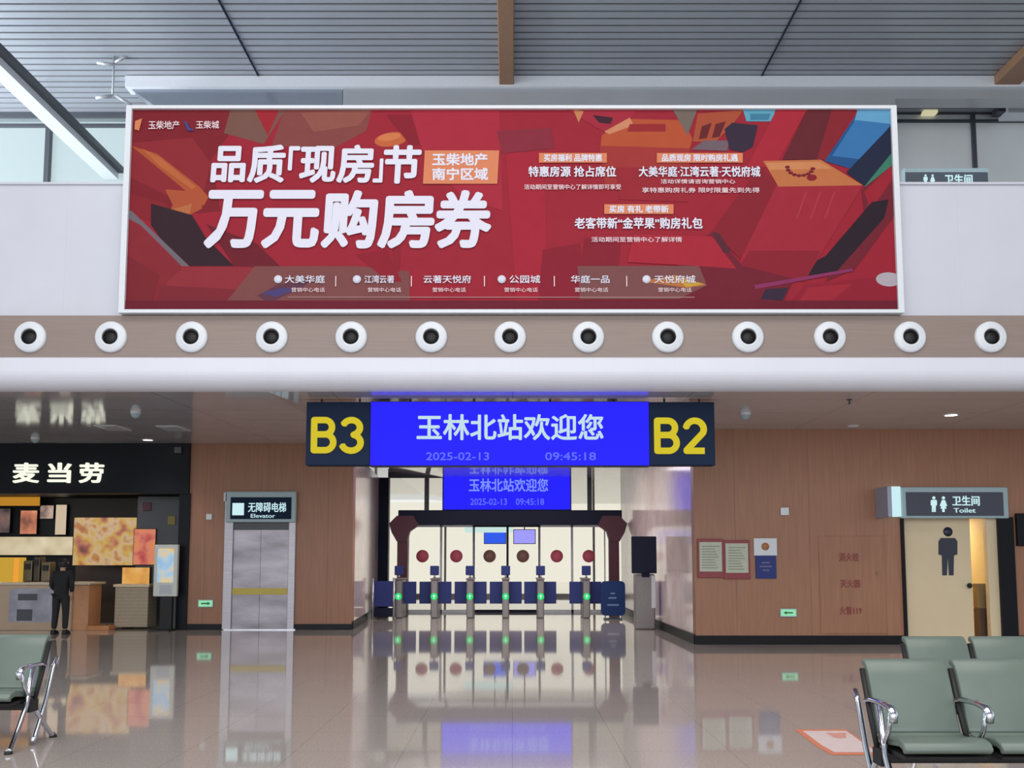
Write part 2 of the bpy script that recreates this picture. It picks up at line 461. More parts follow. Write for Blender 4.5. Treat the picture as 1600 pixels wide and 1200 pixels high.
# end of the passage: pillars and glass
q = MB()
def pil(u0, u1): q.box(xpx(u0, 900, DK), xpx(u1, 900, DK), DK-0.15, DK+0.15, 0, ZR)
pil(584, 607); pil(984, 1001)
struct(q.build('wall_back', M_navyf), 'dark navy pillars framing the glass front behind the gates', 'wall')
M_glassD = glass('door_glass', (254, 251, 245), 0.02)
zh0, zh1 = zpx(820, DK), zpx(797, DK)
q = MB(); q.box(xpx(607, 760, DK), xpx(984, 760, DK), DK+0.02, DK+0.04, zh1, ZR)
w = q.build('window_3', M_glassD); struct(w, 'bright glass above the gate portal on both sides of the small screen', 'window')
q = MB()
for u in (667, 921): 
    x = xpx(u, 760, DK); q.box(x-0.06, x+0.06, DK-0.05, DK+0.05, zh1, ZR)
q.box(xpx(607, 720, DK), xpx(984, 720, DK), DK-0.05, DK+0.05, zpx(734, DK), ZR)
q.build('window_frame', M_darkg, w)
q = MB(); q.box(xpx(607, 860, DK), xpx(637, 860, DK), DK+0.02, DK+0.04, 0, zh1); q.box(xpx(945, 860, DK), xpx(984, 860, DK), DK+0.02, DK+0.04, 0, zh1)
w = q.build('window_4', M_glassD); struct(w, 'narrow side glass beside the maroon columns', 'window')

# six glass doors with round decals
M_red = mat('red_decal', (226, 104, 126), 0.5, noise=0.05); M_brn = mat('brown_decal', (150, 112, 102), 0.5, noise=0.05)
edges = [637, 689, 740, 793, 843, 894, 946]
names = ['leftmost', 'second', 'third', 'fourth', 'fifth', 'rightmost']
for i in range(6):
    u0, u1 = edges[i], edges[i+1]
    x0, x1 = xpx(u0, 880, DK), xpx(u1, 880, DK)
    q = MB(); q.box(x0+0.03, x1-0.03, DK+0.02, DK+0.04, 0.05, zh0)
    d = q.build('door_%d' % (i+1), M_glassD)
    struct(d, '%s of six glass doors behind the gates, with %s round decal' % (names[i], 'red' if i in (0, 1, 4, 5) else 'brown'), 'door')
    q = MB(); q.box(x0, x0+0.03, DK-0.02, DK+0.06, 0, zh0); q.box(x1-0.03, x1, DK-0.02, DK+0.06, 0, zh0)
    q.box(x0, x1, DK-0.02, DK+0.06, 0, 0.07); q.box(x0, x1, DK-0.02, DK+0.06, zh0-0.06, zh0)
    q.build('door_frame', M_navyf if i in (2, 3) else M_alu, d)
    cx, cz = xpx((660, 713, 765, 817, 870, 920)[i], 869, DK), zpx(869, DK)
    q = MB(); q.lathe([(0.001, -0.006), (0.17, -0.006), (0.17, 0), (0.001, 0)], (cx, DK+0.015, cz))
    q.build('decal', M_red if i in (0, 1, 4, 5) else M_brn, d)

# bright concourse beyond the doors
q = MB(); q.box(-12, 12, 37.0, 37.03, 0, ZS)
w = q.build('window_5', M_glassD); struct(w, 'bright far glass front seen through the glass doors', 'window')
q = MB()
for x in (-9.4, -5.3, -2.6, 3.1, 6.4, 10.2): q.box(x, x+0.08, 36.9, 37.1, 0, ZS)
q.box(-12, 12, 36.9, 37.1, 0, 0.12)
q.build('window_frame', M_grey, w)

# ------------------------------------------------------------------ air nozzles
proto = None
us = [48, 174, 300, 425, 549, 674, 797, 919, 1043, 1168, 1296, 1421, 1547]
ordn = ['first', 'second', 'third', 'fourth', 'fifth', 'sixth', 'seventh', 'eighth', 'ninth', 'tenth', 'eleventh', 'twelfth', 'thirteenth']
for i, u in enumerate(us):
    loc = (xpx(u, 527, DF), DF, zpx(527, DF))
    lab = '%s white round air nozzle from the left on the wood fascia' % ordn[i]
    if proto is None:
        proto = thing('air_nozzle', loc, lab, 'air vent', 'air nozzles along the wood fascia')
        q = MB(); q.lathe([(0.21, 0.0), (0.21, -0.02), (0.202, -0.038), (0.18, -0.046), (0.13, -0.058), (0.112, -0.064), (0.105, -0.055), (0.104, -0.01)], loc); q.build('ring', M_alu, proto)
        q = MB(); q.lathe([(0.103, -0.01), (0.103, -0.045), (0.097, -0.052), (0.09, -0.045), (0.088, -0.01)], (loc[0], loc[1], loc[2]-0.012)); q.build('throat', M_rubber, proto)
        q = MB(); q.lathe([(0.001, -0.03), (0.089, -0.03), (0.089, -0.01)], (loc[0], loc[1], loc[2]-0.012)); q.build('bore', M_rubber, proto)
    else: dup(proto, loc, lab)

# ------------------------------------------------------------------ advertising banner
corner = [pt(193, 168, DB), pt(1407, 165, DB), pt(1411, 490, DB), pt(187, 490, DB)]
bl, br = corner[3][0], corner[2][0]
bz0, bz1 = zpx(490, DB), zpx(167, DB)
ban = thing('advertising_banner', ((bl+br)/2, DB, bz0), 'huge red advertising banner with white lettering mounted on the white parapet', 'banner')
def bxy(u, v):
    """picture point -> point on the banner face"""
    return xpx(u, v, DB), zpx(v, DB)
q = MB(); fw = 0.075
q.box(bl, br, DB-0.05, DB+0.14, bz0, bz0+fw*0.6); q.box(bl, br, DB-0.05, DB+0.14, bz1-fw*0.6, bz1)
q.box(bl, bl+fw, DB-0.05, DB+0.14, bz0+fw*0.6, bz1-fw*0.6); q.box(br-fw, br, DB-0.05, DB+0.14, bz0+fw*0.6, bz1-fw*0.6)
q.build('frame', M_alu, ban, weld=False)
pal = []
def ink(c, r=0.55):
    k = 'banner_ink_%d_%d_%d' % c
    m = mat(k, tuple(x*0.84 for x in c), r, noise=0.03, nscale=6, spec=0.12)
    if m not in pal: pal.append(m)
    return pal.index(m)
art = MB()
x0, x1, z0, z1 = bl+fw, br-fw, bz0+fw*0.5, bz1-fw*0.5
art.box(x0, x1, DB, DB+0.03, z0, z1, ink((172, 40, 58)))
lay = [0]
def clip(poly):
    def cut(p, f):
        out = []
        for i in range(len(p)):
            a, c = p[i], p[(i+1) % len(p)]; fa, fc = f(a), f(c)
            if fa >= 0: out.append(a)
            if fa*fc < 0:
                t = fa/(fa-fc); out.append((a[0]+(c[0]-a[0])*t, a[1]+(c[1]-a[1])*t))
        return out
    for f in (lambda a: a[0]-x0, lambda a: x1-a[0], lambda a: a[1]-z0, lambda a: z1-a[1]):
        poly = cut(poly, f)
        if len(poly) < 3: return None
    return poly
def P(c, *uv):
    p = clip([bxy(*a) for a in uv])
    if not p: return
    lay[0] += 1
    art.add([(x, DB-0.00016*lay[0], z) for x, z in p], [tuple(range(len(p)))], ink(c))
def El(c, u, v, ru, rv, n=24, tilt=0):
    P(c, *[(u+ru*math.cos(2*math.pi*k/n)*math.cos(tilt)-rv*math.sin(2*math.pi*k/n)*math.sin(tilt), v+ru*math.cos(2*math.pi*k/n)*math.sin(tilt)+rv*math.sin(2*math.pi*k/n)*math.cos(tilt)) for k in range(n)])
# left side of the print
P((140, 36, 48), (190, 165), (390, 165), (330, 250), (345, 330), (190, 345))
P((156, 46, 54), (190, 225), (300, 215), (330, 255), (310, 330), (190, 270))
P((132, 92, 82), (362, 165), (450, 165), (412, 225), (350, 208))
P((176, 40, 52), (395, 165), (440, 165), (418, 212))
P((146, 76, 72), (445, 168), (582, 168), (572, 205), (520, 232), (425, 228))
P((160, 92, 82), (470, 176), (580, 172), (560, 196), (490, 206))
El((214, 110, 66), 611, 218, 26, 11, tilt=-0.15); El((232, 134, 84), 608, 214, 18, 6, tilt=-0.15)
P((192, 92, 56), (205, 228), (245, 240), (312, 292), (326, 308), (318, 322), (290, 298), (232, 250))
P((206, 112, 66), (222, 232), (250, 246), (306, 292), (300, 296), (248, 258))
P((150, 40, 50), (190, 300), (262, 318), (258, 352), (190, 335))
P((192, 92, 60), (258, 296), (312, 300), (316, 326), (296, 336), (258, 346), (270, 320))
P((200, 120, 74), (262, 330), (300, 318), (296, 336), (260, 346))
P((58, 36, 46), (236, 318), (300, 336), (322, 372), (366, 416), (282, 416), (236, 352))
P((124, 112, 122), (190, 326), (206, 330), (296, 416), (284, 416), (220, 352), (190, 336))
P((120, 34, 48), (322, 350), (400, 380), (440, 418), (366, 416))
P((150, 46, 56), (188, 340), (214, 350), (284, 416), (255, 462), (188, 470))
P((138, 42, 52), (188, 392), (250, 430), (240, 470), (188, 474))
P((160, 52, 62), (286, 418), (398, 418), (352, 478), (248, 478), (262, 440))
P((140, 44, 56), (250, 446), (370, 452), (352, 478), (240, 478))
P((138, 80, 80), (398, 416), (560, 416), (640, 424), (640, 476), (346, 480), (370, 452))
P((106, 62, 82), (402, 462), (432, 446), (488, 436), (470, 452), (446, 462), (420, 474))
P((84, 72, 130), (408, 458), (440, 450), (462, 452), (432, 464))
# middle seams
P((150, 34, 52), (604, 180), (776, 176), (776, 236), (640, 226))
P((186, 46, 66), (640, 168), (780, 168), (786, 330), (724, 310), (660, 236))
P((150, 48, 66), (776, 205), (862, 200), (866, 232), (784, 240))
P((182, 40, 60), (790, 240), (848, 236), (856, 420), (842, 480), (808, 480))
P((158, 34, 52), (556, 398), (604, 390), (628, 440), (606, 440))
P((158, 36, 54), (612, 385), (626, 385), (624, 425), (616, 425))
P((152, 34, 54), (848, 390), (906, 380), (912, 480), (840, 480))
P((148, 36, 54), (914, 372), (970, 380), (966, 420), (906, 416))
# gift box under the top edge
P((180, 46, 66), (880, 168), (1000, 168), (960, 212), (932, 200))
P((70, 34, 50), (926, 180), (958, 184), (954, 194), (936, 192))
P((216, 140, 96), (896, 172), (912, 174), (904, 192))
P((200, 90, 56), (940, 212), (980, 186), (1068, 188), (1082, 218), (1076, 236), (938, 232))
P((226, 150, 110), (944, 206), (984, 184), (990, 196), (952, 210))
P((168, 46, 52), (984, 194), (1040, 194), (1040, 206), (980, 206))
P((178, 60, 58), (936, 228), (1078, 232), (1076, 300), (946, 296))
P((168, 44, 56), (960, 262), (1076, 262), (1076, 316), (968, 312))
P((128, 112, 104), (1050, 170), (1090, 170), (1074, 212))
P((186, 86, 60), (1090, 178), (1162, 172), (1144, 196), (1118, 222), (1082, 222))
P((112, 40, 46), (1096, 198), (1112, 192), (1104, 216), (1092, 218)); P((112, 40, 46), (1118, 194), (1134, 190), (1124, 214), (1112, 216))
P((124, 104, 116), (1080, 234), (1100, 220), (1140, 220), (1136, 236))
P((60, 46, 66), (1132, 202), (1144, 192), (1184, 196), (1176, 230), (1160, 238), (1140, 234))
P((104, 178, 204), (1160, 170), (1212, 170), (1206, 190), (1166, 190))
P((70, 138, 170), (1172, 178), (1204, 178), (1200, 188), (1172, 188))
# right diagonals
P((186, 44, 62), (1214, 170), (1262, 170), (1210, 262), (1166, 262))
P((112, 40, 50), (1262, 170), (1332, 170), (1282, 250), (1222, 250))
P((150, 40, 52), (1300, 170), (1338, 170), (1290, 250), (1276, 250))
P((44, 90, 150), (1340, 176), (1400, 172), (1400, 200), (1342, 268), (1288, 252))
P((110, 178, 220), (1340, 170), (1402, 170), (1402, 190), (1390, 196), (1334, 192))
P((62, 128, 190), (1336, 188), (1392, 194), (1352, 250), (1300, 244))
P((38, 44, 70), (1398, 190), (1402, 232), (1352, 292), (1322, 270))
P((66, 136, 112), (1402, 228), (1402, 252), (1366, 290), (1350, 292))
P((126, 40, 54), (1402, 252), (1402, 330), (1336, 420), (1290, 440), (1350, 330), (1346, 296))
P((172, 40, 56), (1402, 250), (1402, 268), (1360, 330), (1350, 300))
P((48, 34, 46), (1362, 316), (1388, 312), (1382, 340), (1302, 430), (1230, 432), (1290, 400))
# large box
P((150, 38, 52), (1188, 260), (1216, 290), (1164, 412), (1112, 362))
P((176, 46, 62), (1214, 288), (1348, 290), (1262, 430), (1150, 420))
P((154, 38, 54), (1170, 392), (1282, 392), (1258, 440), (1150, 424))
P((212, 126, 78), (1192, 252), (1282, 250), (1348, 290), (1216, 292))
P((226, 148, 98), (1196, 255), (1280, 253), (1300, 264), (1202, 266))
for k in range(9):                               # dark red ribbon on its lid
    a = math.pi*(0.95-0.12*k); El((128, 34, 46), 1252+20*math.cos(a)*-1-2, 262+13*math.sin(a)*1.0, 4, 2.4, n=10)
El((150, 36, 50), 1268, 278, 8, 5)
for k in range(3): P((188, 62, 74), (1258+22*k, 300), (1261+22*k, 300), (1246+22*k, 342), (1243+22*k, 342))
# bottom right
P((126, 36, 54), (1060, 400), (1114, 362), (1160, 416), (1240, 436), (1220, 480), (1060, 480))
P((186, 44, 62), (990, 366), (1112, 370), (1150, 420), (1090, 416), (980, 410))
P((96, 44, 58), (1112, 362), (1124, 366), (1142, 394), (1130, 396))
P((136, 84, 84), (902, 416), (1092, 416), (1104, 446), (1060, 468), (906, 468))
P((206, 126, 66), (1002, 440), (1056, 430), (1104, 446), (1072, 450))
P((222, 176, 66), (1056, 434), (1100, 444), (1072, 449))
P((62, 44, 66), (1196, 452), (1232, 450), (1222, 470), (1188, 468))
P((160, 36, 56), (1258, 446), (1400, 430), (1404, 482), (1230, 482))
P((176, 44, 60), (1262, 450), (1330, 444), (1300, 470), (1246, 474))
P((152, 56, 106), (1178, 446), (1330, 420), (1334, 424), (1180, 452))
El((196, 186, 196), 1388, 437, 20, 11, tilt=0.05)
P((118, 34, 50), (186, 470), (1412, 470), (1412, 488), (186, 488))
P((196, 150, 150), (450, 464.2), (1085, 464.2), (1085, 465.4), (450, 465.4))
art.build('printed_panel', pal, ban, weld=False)
YT = DB - 0.00016*lay[0] - 0.002
M_ink = mat('white_ink', (212, 212, 226), 0.5, noise=0.01, spec=0.2); M_inkd = mat('pale_ink', (226, 200, 206), 0.5, noise=0.01); M_pill = mat('orange_ink', (200, 112, 68), 0.5, noise=0.03)
def bt(name, s, m, u0, v0, u1, v1, bold=0.0, shear=0.0, label=None):
    vm = (v0+v1)/2
    return text(name, s, m, ban, xpx(u0, vm, DB), xpx(u1, vm, DB), zpx(v1, DB), zpx(v0, DB), YT-0.004, bold, shear, 0.003, label=label)
for ch, u0, u1, v0, v1 in (('品', 332, 383, 231, 284), ('质', 389, 445, 229, 285), ('「', 452, 468, 231, 266), ('现', 470, 523, 231, 285), ('房', 528, 583, 229, 285), ('」', 584, 598, 250, 285), ('节', 602, 657, 230, 286)):
    bt('headline_lettering', ch, M_ink, u0, v0, u1, v1, 0.034, 0.05)
for ch, u0, u1 in (('万', 323, 409), ('元', 412, 496), ('购', 505, 588), ('房', 593, 676), ('券', 682, 765)):
    bt('headline_lettering', ch, M_ink, u0, 301, u1, 386, 0.036, 0.05)
def pill(u0, v0, u1, v1, name='orange_tab', slant=0):
    k = MB(); a = [bxy(u0+slant, v0), bxy(u1+slant, v0), bxy(u1, v1), bxy(u0, v1)]
    k.prism(a, YT-0.003, YT); return k.build(name, M_pill, ban)
pill(661, 236, 777, 288, 'orange_box', 3)
bt('box_lettering', '玉柴地产\n南宁区域', M_ink, 676, 241, 762, 282, 0.03)
for (a, t) in (((846, 241, 944, 254), '买房福利 品牌特惠'), ((1030, 241, 1156, 254), '品质现房 限时购房礼遇'), ((948, 321, 1048, 334), '买房 有礼 老带新')):
    pill(a[0]-4, a[1]-1, a[2]+4, a[3]+1)
    bt('tab_lettering', t, M_ink, a[0]+4, a[1]+1, a[2]-4, a[3]-1, 0.03)
for a, t in (((826, 261, 962, 277), '特惠房源 抢占席位'), ((998, 261, 1187, 277), '大美华庭·江湾云著·天悦府城'), ((898, 341, 1097, 358), '老客带新“金苹果”购房礼包')):
    bt('subheading_lettering', t, M_ink, *a, 0.025)
for a, t in (((819, 289, 970, 297), '活动期间至营销中心了解详情即可享受'), ((1032, 281, 1148, 288), '活动详情请咨询营销中心'), ((1003, 294, 1186, 302), '享特惠购房礼券 限时限量先到先得'), ((924, 371, 1065, 379), '活动期间至营销中心了解详情')):
    bt('fine_print_lettering', t, M_inkd, *a, 0.01)
for a, t in (((446, 431, 508, 443), '大美华庭'), ((570, 431, 616, 443), '江湾云著'), ((662, 431, 736, 443), '云著天悦府'), ((796, 431, 844, 443), '公园城'), ((892, 431, 952, 443), '华庭一品'), ((1022, 431, 1086, 443), '天悦府城')):
    bt('project_lettering', t, M_ink, *a, 0.012)
for u in (456, 575, 676, 788, 898, 1028):
    bt('phone_lettering', '营销中心电话', M_inkd, u, 450, u+52, 457, 0.0)
for u in (525, 643, 757, 866, 979):
    k = MB(); x, z = bxy(u, 440); k.box(x-0.006, x+0.006, YT-0.004, YT, z-0.07, z+0.07); k.build('divider', M_inkd, ban)
for u in (435, 558, 784, 1010):
    k = MB(); x, z = bxy(u, 437); k.lathe([(0.001, -0.003), (0.055, -0.003), (0.055, 0)], (x, YT-0.001, z), n=16); k.build('emblem', M_ink, ban)
bt('owner_lettering', '玉柴地产', M_inkd, 233, 190, 281, 203, 0.01)
bt('owner_lettering', '玉柴城', M_inkd, 307, 190, 343, 202, 0.01)
k = MB()
k.prism([bxy(212, 190), bxy(223, 186), bxy(221, 194), bxy(218, 205), bxy(211, 203)], YT-0.003, YT)
k.build('emblem', M_pill, ban, label='small gold emblem')
k = MB(); k.prism([bxy(288, 190), bxy(293, 192), bxy(297, 201), bxy(305, 205), bxy(294, 205)], YT-0.003, YT)
k.build('emblem', M_navy, ban, label='small blue emblem')

# ------------------------------------------------------------------ hanging sign with LED screen
sx0, sx1 = xpx(478, 680, DSIGN), xpx(1117, 680, DSIGN)
ax, bx_ = xpx(579, 680, DSIGN), xpx(1014, 680, DSIGN)
sz0, sz1 = zpx(727, DSIGN), zpx(628, DSIGN)
sg = thing('gate_sign', (0, DSIGN, sz0), 'wide hanging gate sign, blue LED screen between navy B3 and B2 boards', 'sign')
q = MB(); q.box(sx0, ax-0.01, DSIGN, DSIGN+0.22, sz0, sz1); left_b = q.build('board', M_signnavy, sg, bevel=0.01, label='navy board reading B3')
q = MB(); q.box(bx_+0.01, sx1, DSIGN, DSIGN+0.22, sz0, sz1); q.build('board', M_signnavy, sg, bevel=0.01, label='navy board reading B2')
q = MB(); q.box(ax-0.01, bx_+0.01, DSIGN+0.015, DSIGN+0.22, sz0-0.01, sz1+0.01); q.build('screen_case', M_navyf, sg)
q = MB(); q.box(ax, bx_, DSIGN, DSIGN+0.014, sz0, sz1); q.build('screen', E_blue, sg, label='blue LED screen')
def arc(cx, cz, rx, rz, a0, a1, n=16):
    return [(cx+rx*math.cos(math.radians(a0+(a1-a0)*i/n)), cz+rz*math.sin(math.radians(a0+(a1-a0)*i/n))) for i in range(n+1)]
GLYPH = {   # stroke centre lines in a box 0.70 wide and 1 high
    'B': [[(.09, .08), (.09, .92), (.38, .92)] + arc(.38, .72, .20, .20, 90, -90) + [(.09, .52)], [(.38, .52)] + arc(.40, .30, .22, .22, 90, -90) + [(.09, .08)]],
    '3': [arc(.33, .71, .235, .21, 160, -70) + arc(.33, .29, .26, .225, 75, -165)],
    '2': [arc(.34, .68, .245, .24, 172, -25) + [(.11, .10), (.11, .08), (.60, .08)]]}
def stroked(name, chars, m, parent, u0, v0, u1, v1, D, w=0.088, label=None):
    q = MB(); vm = (v0+v1)/2
    X0, X1, Z0, Z1 = xpx(u0, vm, D), xpx(u1, vm, D), zpx(v1, D), zpx(v0, D); cw = (X1-X0)/len(chars)
    i = 0
    for c, ch in enumerate(chars):
        for path in GLYPH[ch]:
            P_ = [(X0+c*cw+cw*(.04+p[0]/.72*.92), Z0+(Z1-Z0)*p[1]) for p in path]; h = (Z1-Z0)*w
            for a, e in zip(P_, P_[1:]):
                dx, dz_ = e[0]-a[0], e[1]-a[1]; L = math.hypot(dx, dz_)
                if L < 1e-6: continue
                nx_, nz = -dz_/L*h, dx/L*h; i += 1
                q.prism([(a[0]+nx_, a[1]+nz), (a[0]-nx_, a[1]-nz), (e[0]-nx_, e[1]-nz), (e[0]+nx_, e[1]+nz)], D-0.012-0.00005*i, D-0.001)
            for j, a in enumerate(P_):
                if j in (0, len(P_)-1) and ch != 'B': continue
                i += 1
                q.prism([(a[0]+h*math.cos(k*math.pi/8), a[1]+h*math.sin(k*math.pi/8)) for k in range(16)], D-0.012-0.00005*i, D-0.001)
    return q.build(name, m, parent, label=label, weld=False)
stroked('number_lettering', 'B3', E_yel, sg, 484, 652, 573, 708, DSIGN, label='yellow B3')
stroked('number_lettering', 'B2', E_yel, sg, 1020, 653, 1109, 709, DSIGN, label='yellow B2')
ptext('greeting_lettering', '玉林北站欢迎您', E_ledtxt, sg, 652, 648, 942, 687, DSIGN, bold=0.02)
ptext('date_lettering', '2025-02-13', E_ledtxt2, sg, 666, 707, 764, 719, DSIGN, bold=0.01)
ptext('clock_lettering', '09:45:18', E_ledtxt2, sg, 852, 707, 931, 719, DSIGN, bold=0.01)
for u in (500, 560, 640, 740, 860, 960, 1040, 1095):
    q = MB(); x = xpx(u, 640, DSIGN); q.tube([(x, DSIGN+0.11, sz1-0.01), (x, DSIGN+0.11, ZS)], 0.015, 8); q.build('hanger', M_darkg, sg)

# small LED screen further in
D2 = DG + 2.15
q2 = thing('led_screen', (0, D2, zpx(796, D2)), 'smaller blue LED screen with a greeting over the gate portal', 'screen')
x0, x1, z0, z1 = xpx(693, 766, D2), xpx(891, 766, D2), zpx(796, D2), zpx(738, D2)
q = MB(); q.box(x0-0.03, x1+0.03, D2+0.012, D2+0.16, z0-0.03, z1+0.03); q.build('case', M_navyf, q2)
q = MB(); q.box(x0, x1, D2, D2+0.012, z0, z1); q.build('screen', E_blue, q2)
ptext('greeting_lettering', '玉林北站欢迎您', mat('led_pale_blue', (120, 142, 255), 0.4, emit=1.0), q2, 733, 748, 856, 768, D2, bold=0.02)
ptext('date_lettering', '2025-02-13', E_ledtxt2, q2, 735, 779, 792, 789, D2, bold=0.01)
ptext('clock_lettering', '09:45:18', E_ledtxt2, q2, 806, 779, 850, 789, D2, bold=0.01)
for u in (720, 860): q = MB(); x = xpx(u, 740, D2); q.tube([(x, D2+0.08, z1), (x, D2+0.08, ZS+0.005)], 0.02, 8); q.build('hanger', M_darkg, q2)
# two smaller screens beyond the doors
for u0, u1, lab in ((757, 790, 'small blue screen hanging beyond the glass doors, left one'), (803, 836, 'small pale blue screen hanging beyond the glass doors, right one')):
    DD = DK + 6
    k = thing('led_screen', (xpx((u0+u1)/2, 838, DD), DD, zpx(849, DD)), lab, 'screen')
    q = MB(); q.pbox(u0, 828, u1, 849, DD, 0.01); q.build('screen', mat('led_azure', (40, 90, 250), 0.4, emit=1.0) if u0 < 800 else mat('led_pale', (150, 150, 255), 0.4, emit=1.1), k)
    q = MB(); q.pbox(u0-1, 827, u1+1, 850, DD+0.012, 0.1); q.build('case', M_navyf, k)
    q = MB(); q.tube([(xpx((u0+u1)/2, 838, DD), DD+0.06, zpx(827, DD)), (xpx((u0+u1)/2, 838, DD), DD+0.06, ZS+0.01)], 0.02, 8); q.build('hanger', M_darkg, k)
DD = DK + 3
k = thing('overhead_sign', (xpx(755, 826, DD), DD, zpx(832, DD)), 'pale overhead sign hanging behind the glass doors', 'sign')
q = MB(); q.pbox(726, 822, 802, 832, DD, 0.08); q.build('board', E_teal, k)  # board given its own glow so it stays pale against the backlight
for u in (740, 790): q = MB(); q.tube([(xpx(u, 822, DD), DD+0.04, zpx(822, DD)), (xpx(u, 822, DD), DD+0.04, ZS+0.01)], 0.015, 8); q.build('hanger', M_darkg, k)

# ------------------------------------------------------------------ portal over the gates
DPT = DG + 1.15
por = thing('gate_portal', (0, DPT, 0), 'navy gate portal on two maroon columns with flared heads', 'portal')
q = MB(); q.pbox(622, 797, 972, 820, DPT, 0.22); q.build('header', M_navyf, por, bevel=0.02)
for uc, lab in ((628, 'left maroon column'), (960, 'right maroon column')):
    q = MB(); q.pbox(uc-8, 838, uc+8, 966, DPT, 0.2); q.build('column', M_maroon, por, bevel=0.02, label=lab)
    s = 1 if uc < 800 else -1
    q = MB(); pts = [(uc-20*s, 818), (uc-8*s, 806), (uc+18*s, 806), (uc+26*s, 820), (uc+12*s, 830), (uc+7*s, 846), (uc-8*s, 846), (uc-16*s, 832)]
    q.prism([(xpx(a, c, DPT-0.03), zpx(c, DPT-0.03)) for a, c in pts], DPT-0.05, DPT+0.25); q.build('column_head', M_maroon, por, label='flared head of the column')

# ------------------------------------------------------------------ ticket gates
gu = [622, 678, 734, 790, 845, 917]
proto = None
for i, u in enumerate(gu):
    loc = (xpx(u, 966, DG), DG, 0)
    lab = '%s steel ticket gate from the left, green arrow lit and navy flaps shut' % ordn[i]
    if proto is None:
        X, Y = loc[0], loc[1]
        proto = thing('ticket_gate', loc, lab, 'ticket gate', 'ticket gates across the passage')
        q = MB(); q.box(X-0.085, X+0.085, Y, Y+1.0, 0, 0.92); q.build('cabinet', M_gate, proto, bevel=0.03, seg=3)
        q = MB(); q.box(X-0.10, X+0.10, Y-0.02, Y+1.02, 0.92, 0.96); q.build('top', M_gate, proto, bevel=0.015)
        q = MB(); q.lathe([(0.001, -0.012), (0.085, -0.012), (0.085, 0.0)], (X, Y, 0.52), n=24); disc = q.build('arrow_light', E_green, proto, label='round green arrow light')
        q = MB(); q.prism([(X-0.014, 0.47), (X+0.014, 0.47), (X+0.014, 0.52), (X+0.045, 0.52), (X, 0.575), (X-0.045, 0.52), (X-0.014, 0.52)], Y-0.016, Y-0.011); q.build('arrow', E_teal, disc)
        q = MB(); q.tube([(X, Y+0.12, 0.95), (X, Y+0.12, 1.06)], 0.025, 10); q.build('reader_post', M_steel2, proto)
        q = MB(); q.box(X-0.11, X+0.11, Y+0.08, Y+0.12, 1.03, 1.26); q.build('reader_head', M_navy, proto, bevel=0.02)
        for s in (-1, 1):
            q = MB(); q.box(X+s*0.085, X+s*0.395, Y+0.4, Y+0.43, 0.33, 0.87); q.build('flap', M_navy, proto, bevel=0.012)
    else: dup(proto, loc, lab)
# navy fence panel at the left end, navy notice board on the right
DFN = DG - 0.3
k = thing('barrier_panel', (xpx(597, 966, DFN), DFN, 0), 'navy barrier panel between steel posts left of the first gate', 'barrier')
q = MB(); q.pbox(584, 908, 614, 948, DFN, 0.04); q.build('panel', M_navy, k, bevel=0.01)
for u in (582, 615): q = MB(); q.tube([(xpx(u, 966, DFN), DFN, 0), (xpx(u, 966, DFN), DFN, zpx(903, DFN))], 0.03, 12); q.build('post', M_steel2, k)
q = MB(); q.pbox(584, 950, 614, 964, DFN, 0.04); q.build('kick_plate', M_navyf, k)
DNB = DG - 0.5
k = thing('notice_stand', (xpx(958, 968, DNB), DNB, 0), 'rounded navy notice board on a low stand right of the gates', 'sign')
q = MB(); xa, xb_, za, zb_ = xpx(939, 935, DNB), xpx(977, 935, DNB), zpx(962, DNB), zpx(908, DNB); rr = 0.1
q.prism([(cx+rr*math.cos(a0+math.pi/12*i), cz+rr*math.sin(a0+math.pi/12*i)) for cx, cz, a0 in ((xb_-rr, zb_-rr, 0), (xa+rr, zb_-rr, math.pi/2), (xa+rr, za+rr, math.pi), (xb_-rr, za+rr, 1.5*math.pi)) for i in range(7)], DNB, DNB+0.06)
q.build('board', mat('deep_blue_panel', (28, 52, 104), 0.4, noise=0.05, spec=0.2), k)
q = MB(); q.tube([(xpx(958, 960, DNB), DNB+0.03, 0), (xpx(958, 960, DNB), DNB+0.03, zpx(960, DNB))], 0.03, 10); q.box(xpx(944, 968, DNB), xpx(972, 968, DNB), DNB-0.12, DNB+0.18, 0, 0.03); q.build('stand', M_darkg, k)
q = MB()
for u0, v0, u1 in ((954, 926, 961), (951, 933, 963), (949, 944, 967)): q.pbox(u0, v0, u1, v0+2.5, DNB-0.004, 0.004)
q.build('print', mat('pale_blue_print', (110, 130, 170), 0.5, noise=0.03), k)
# kiosk with dark screen
DKI = 19.5
k = thing('information_kiosk', (xpx(1010, 970, DKI), DKI, 0), 'grey information kiosk with a big dark navy screen beside the right passage wall', 'kiosk')
q = MB(); q.box(xpx(994, 930, DKI), xpx(1025, 930, DKI), DKI+0.1, DKI+0.45, 0, zpx(897, DKI)); q.build('body', M_gate, k, bevel=0.03)
q = MB(); q.pbox(987, 838, 1026, 896, DKI, 0.07); q.build('screen', M_navyf, k, bevel=0.015)
q = MB(); q.pbox(1003, 890, 1015, 902, DKI+0.08, 0.12); q.build('neck', M_navyf, k)
q = MB(); q.pbox(1018, 899, 1024, 950, DKI+0.085, 0.02); q.build('side_strip', M_alu, k)

# wall device on the left passage
k = thing('wall_box', pt(586, 812, DK-0.3), 'tiny pale box on the dark pillar left of the portal', 'device')
q = MB(); q.pbox(581, 808, 591, 817, DK-0.2, 0.06); q.build('box', M_teal, k, bevel=0.01)

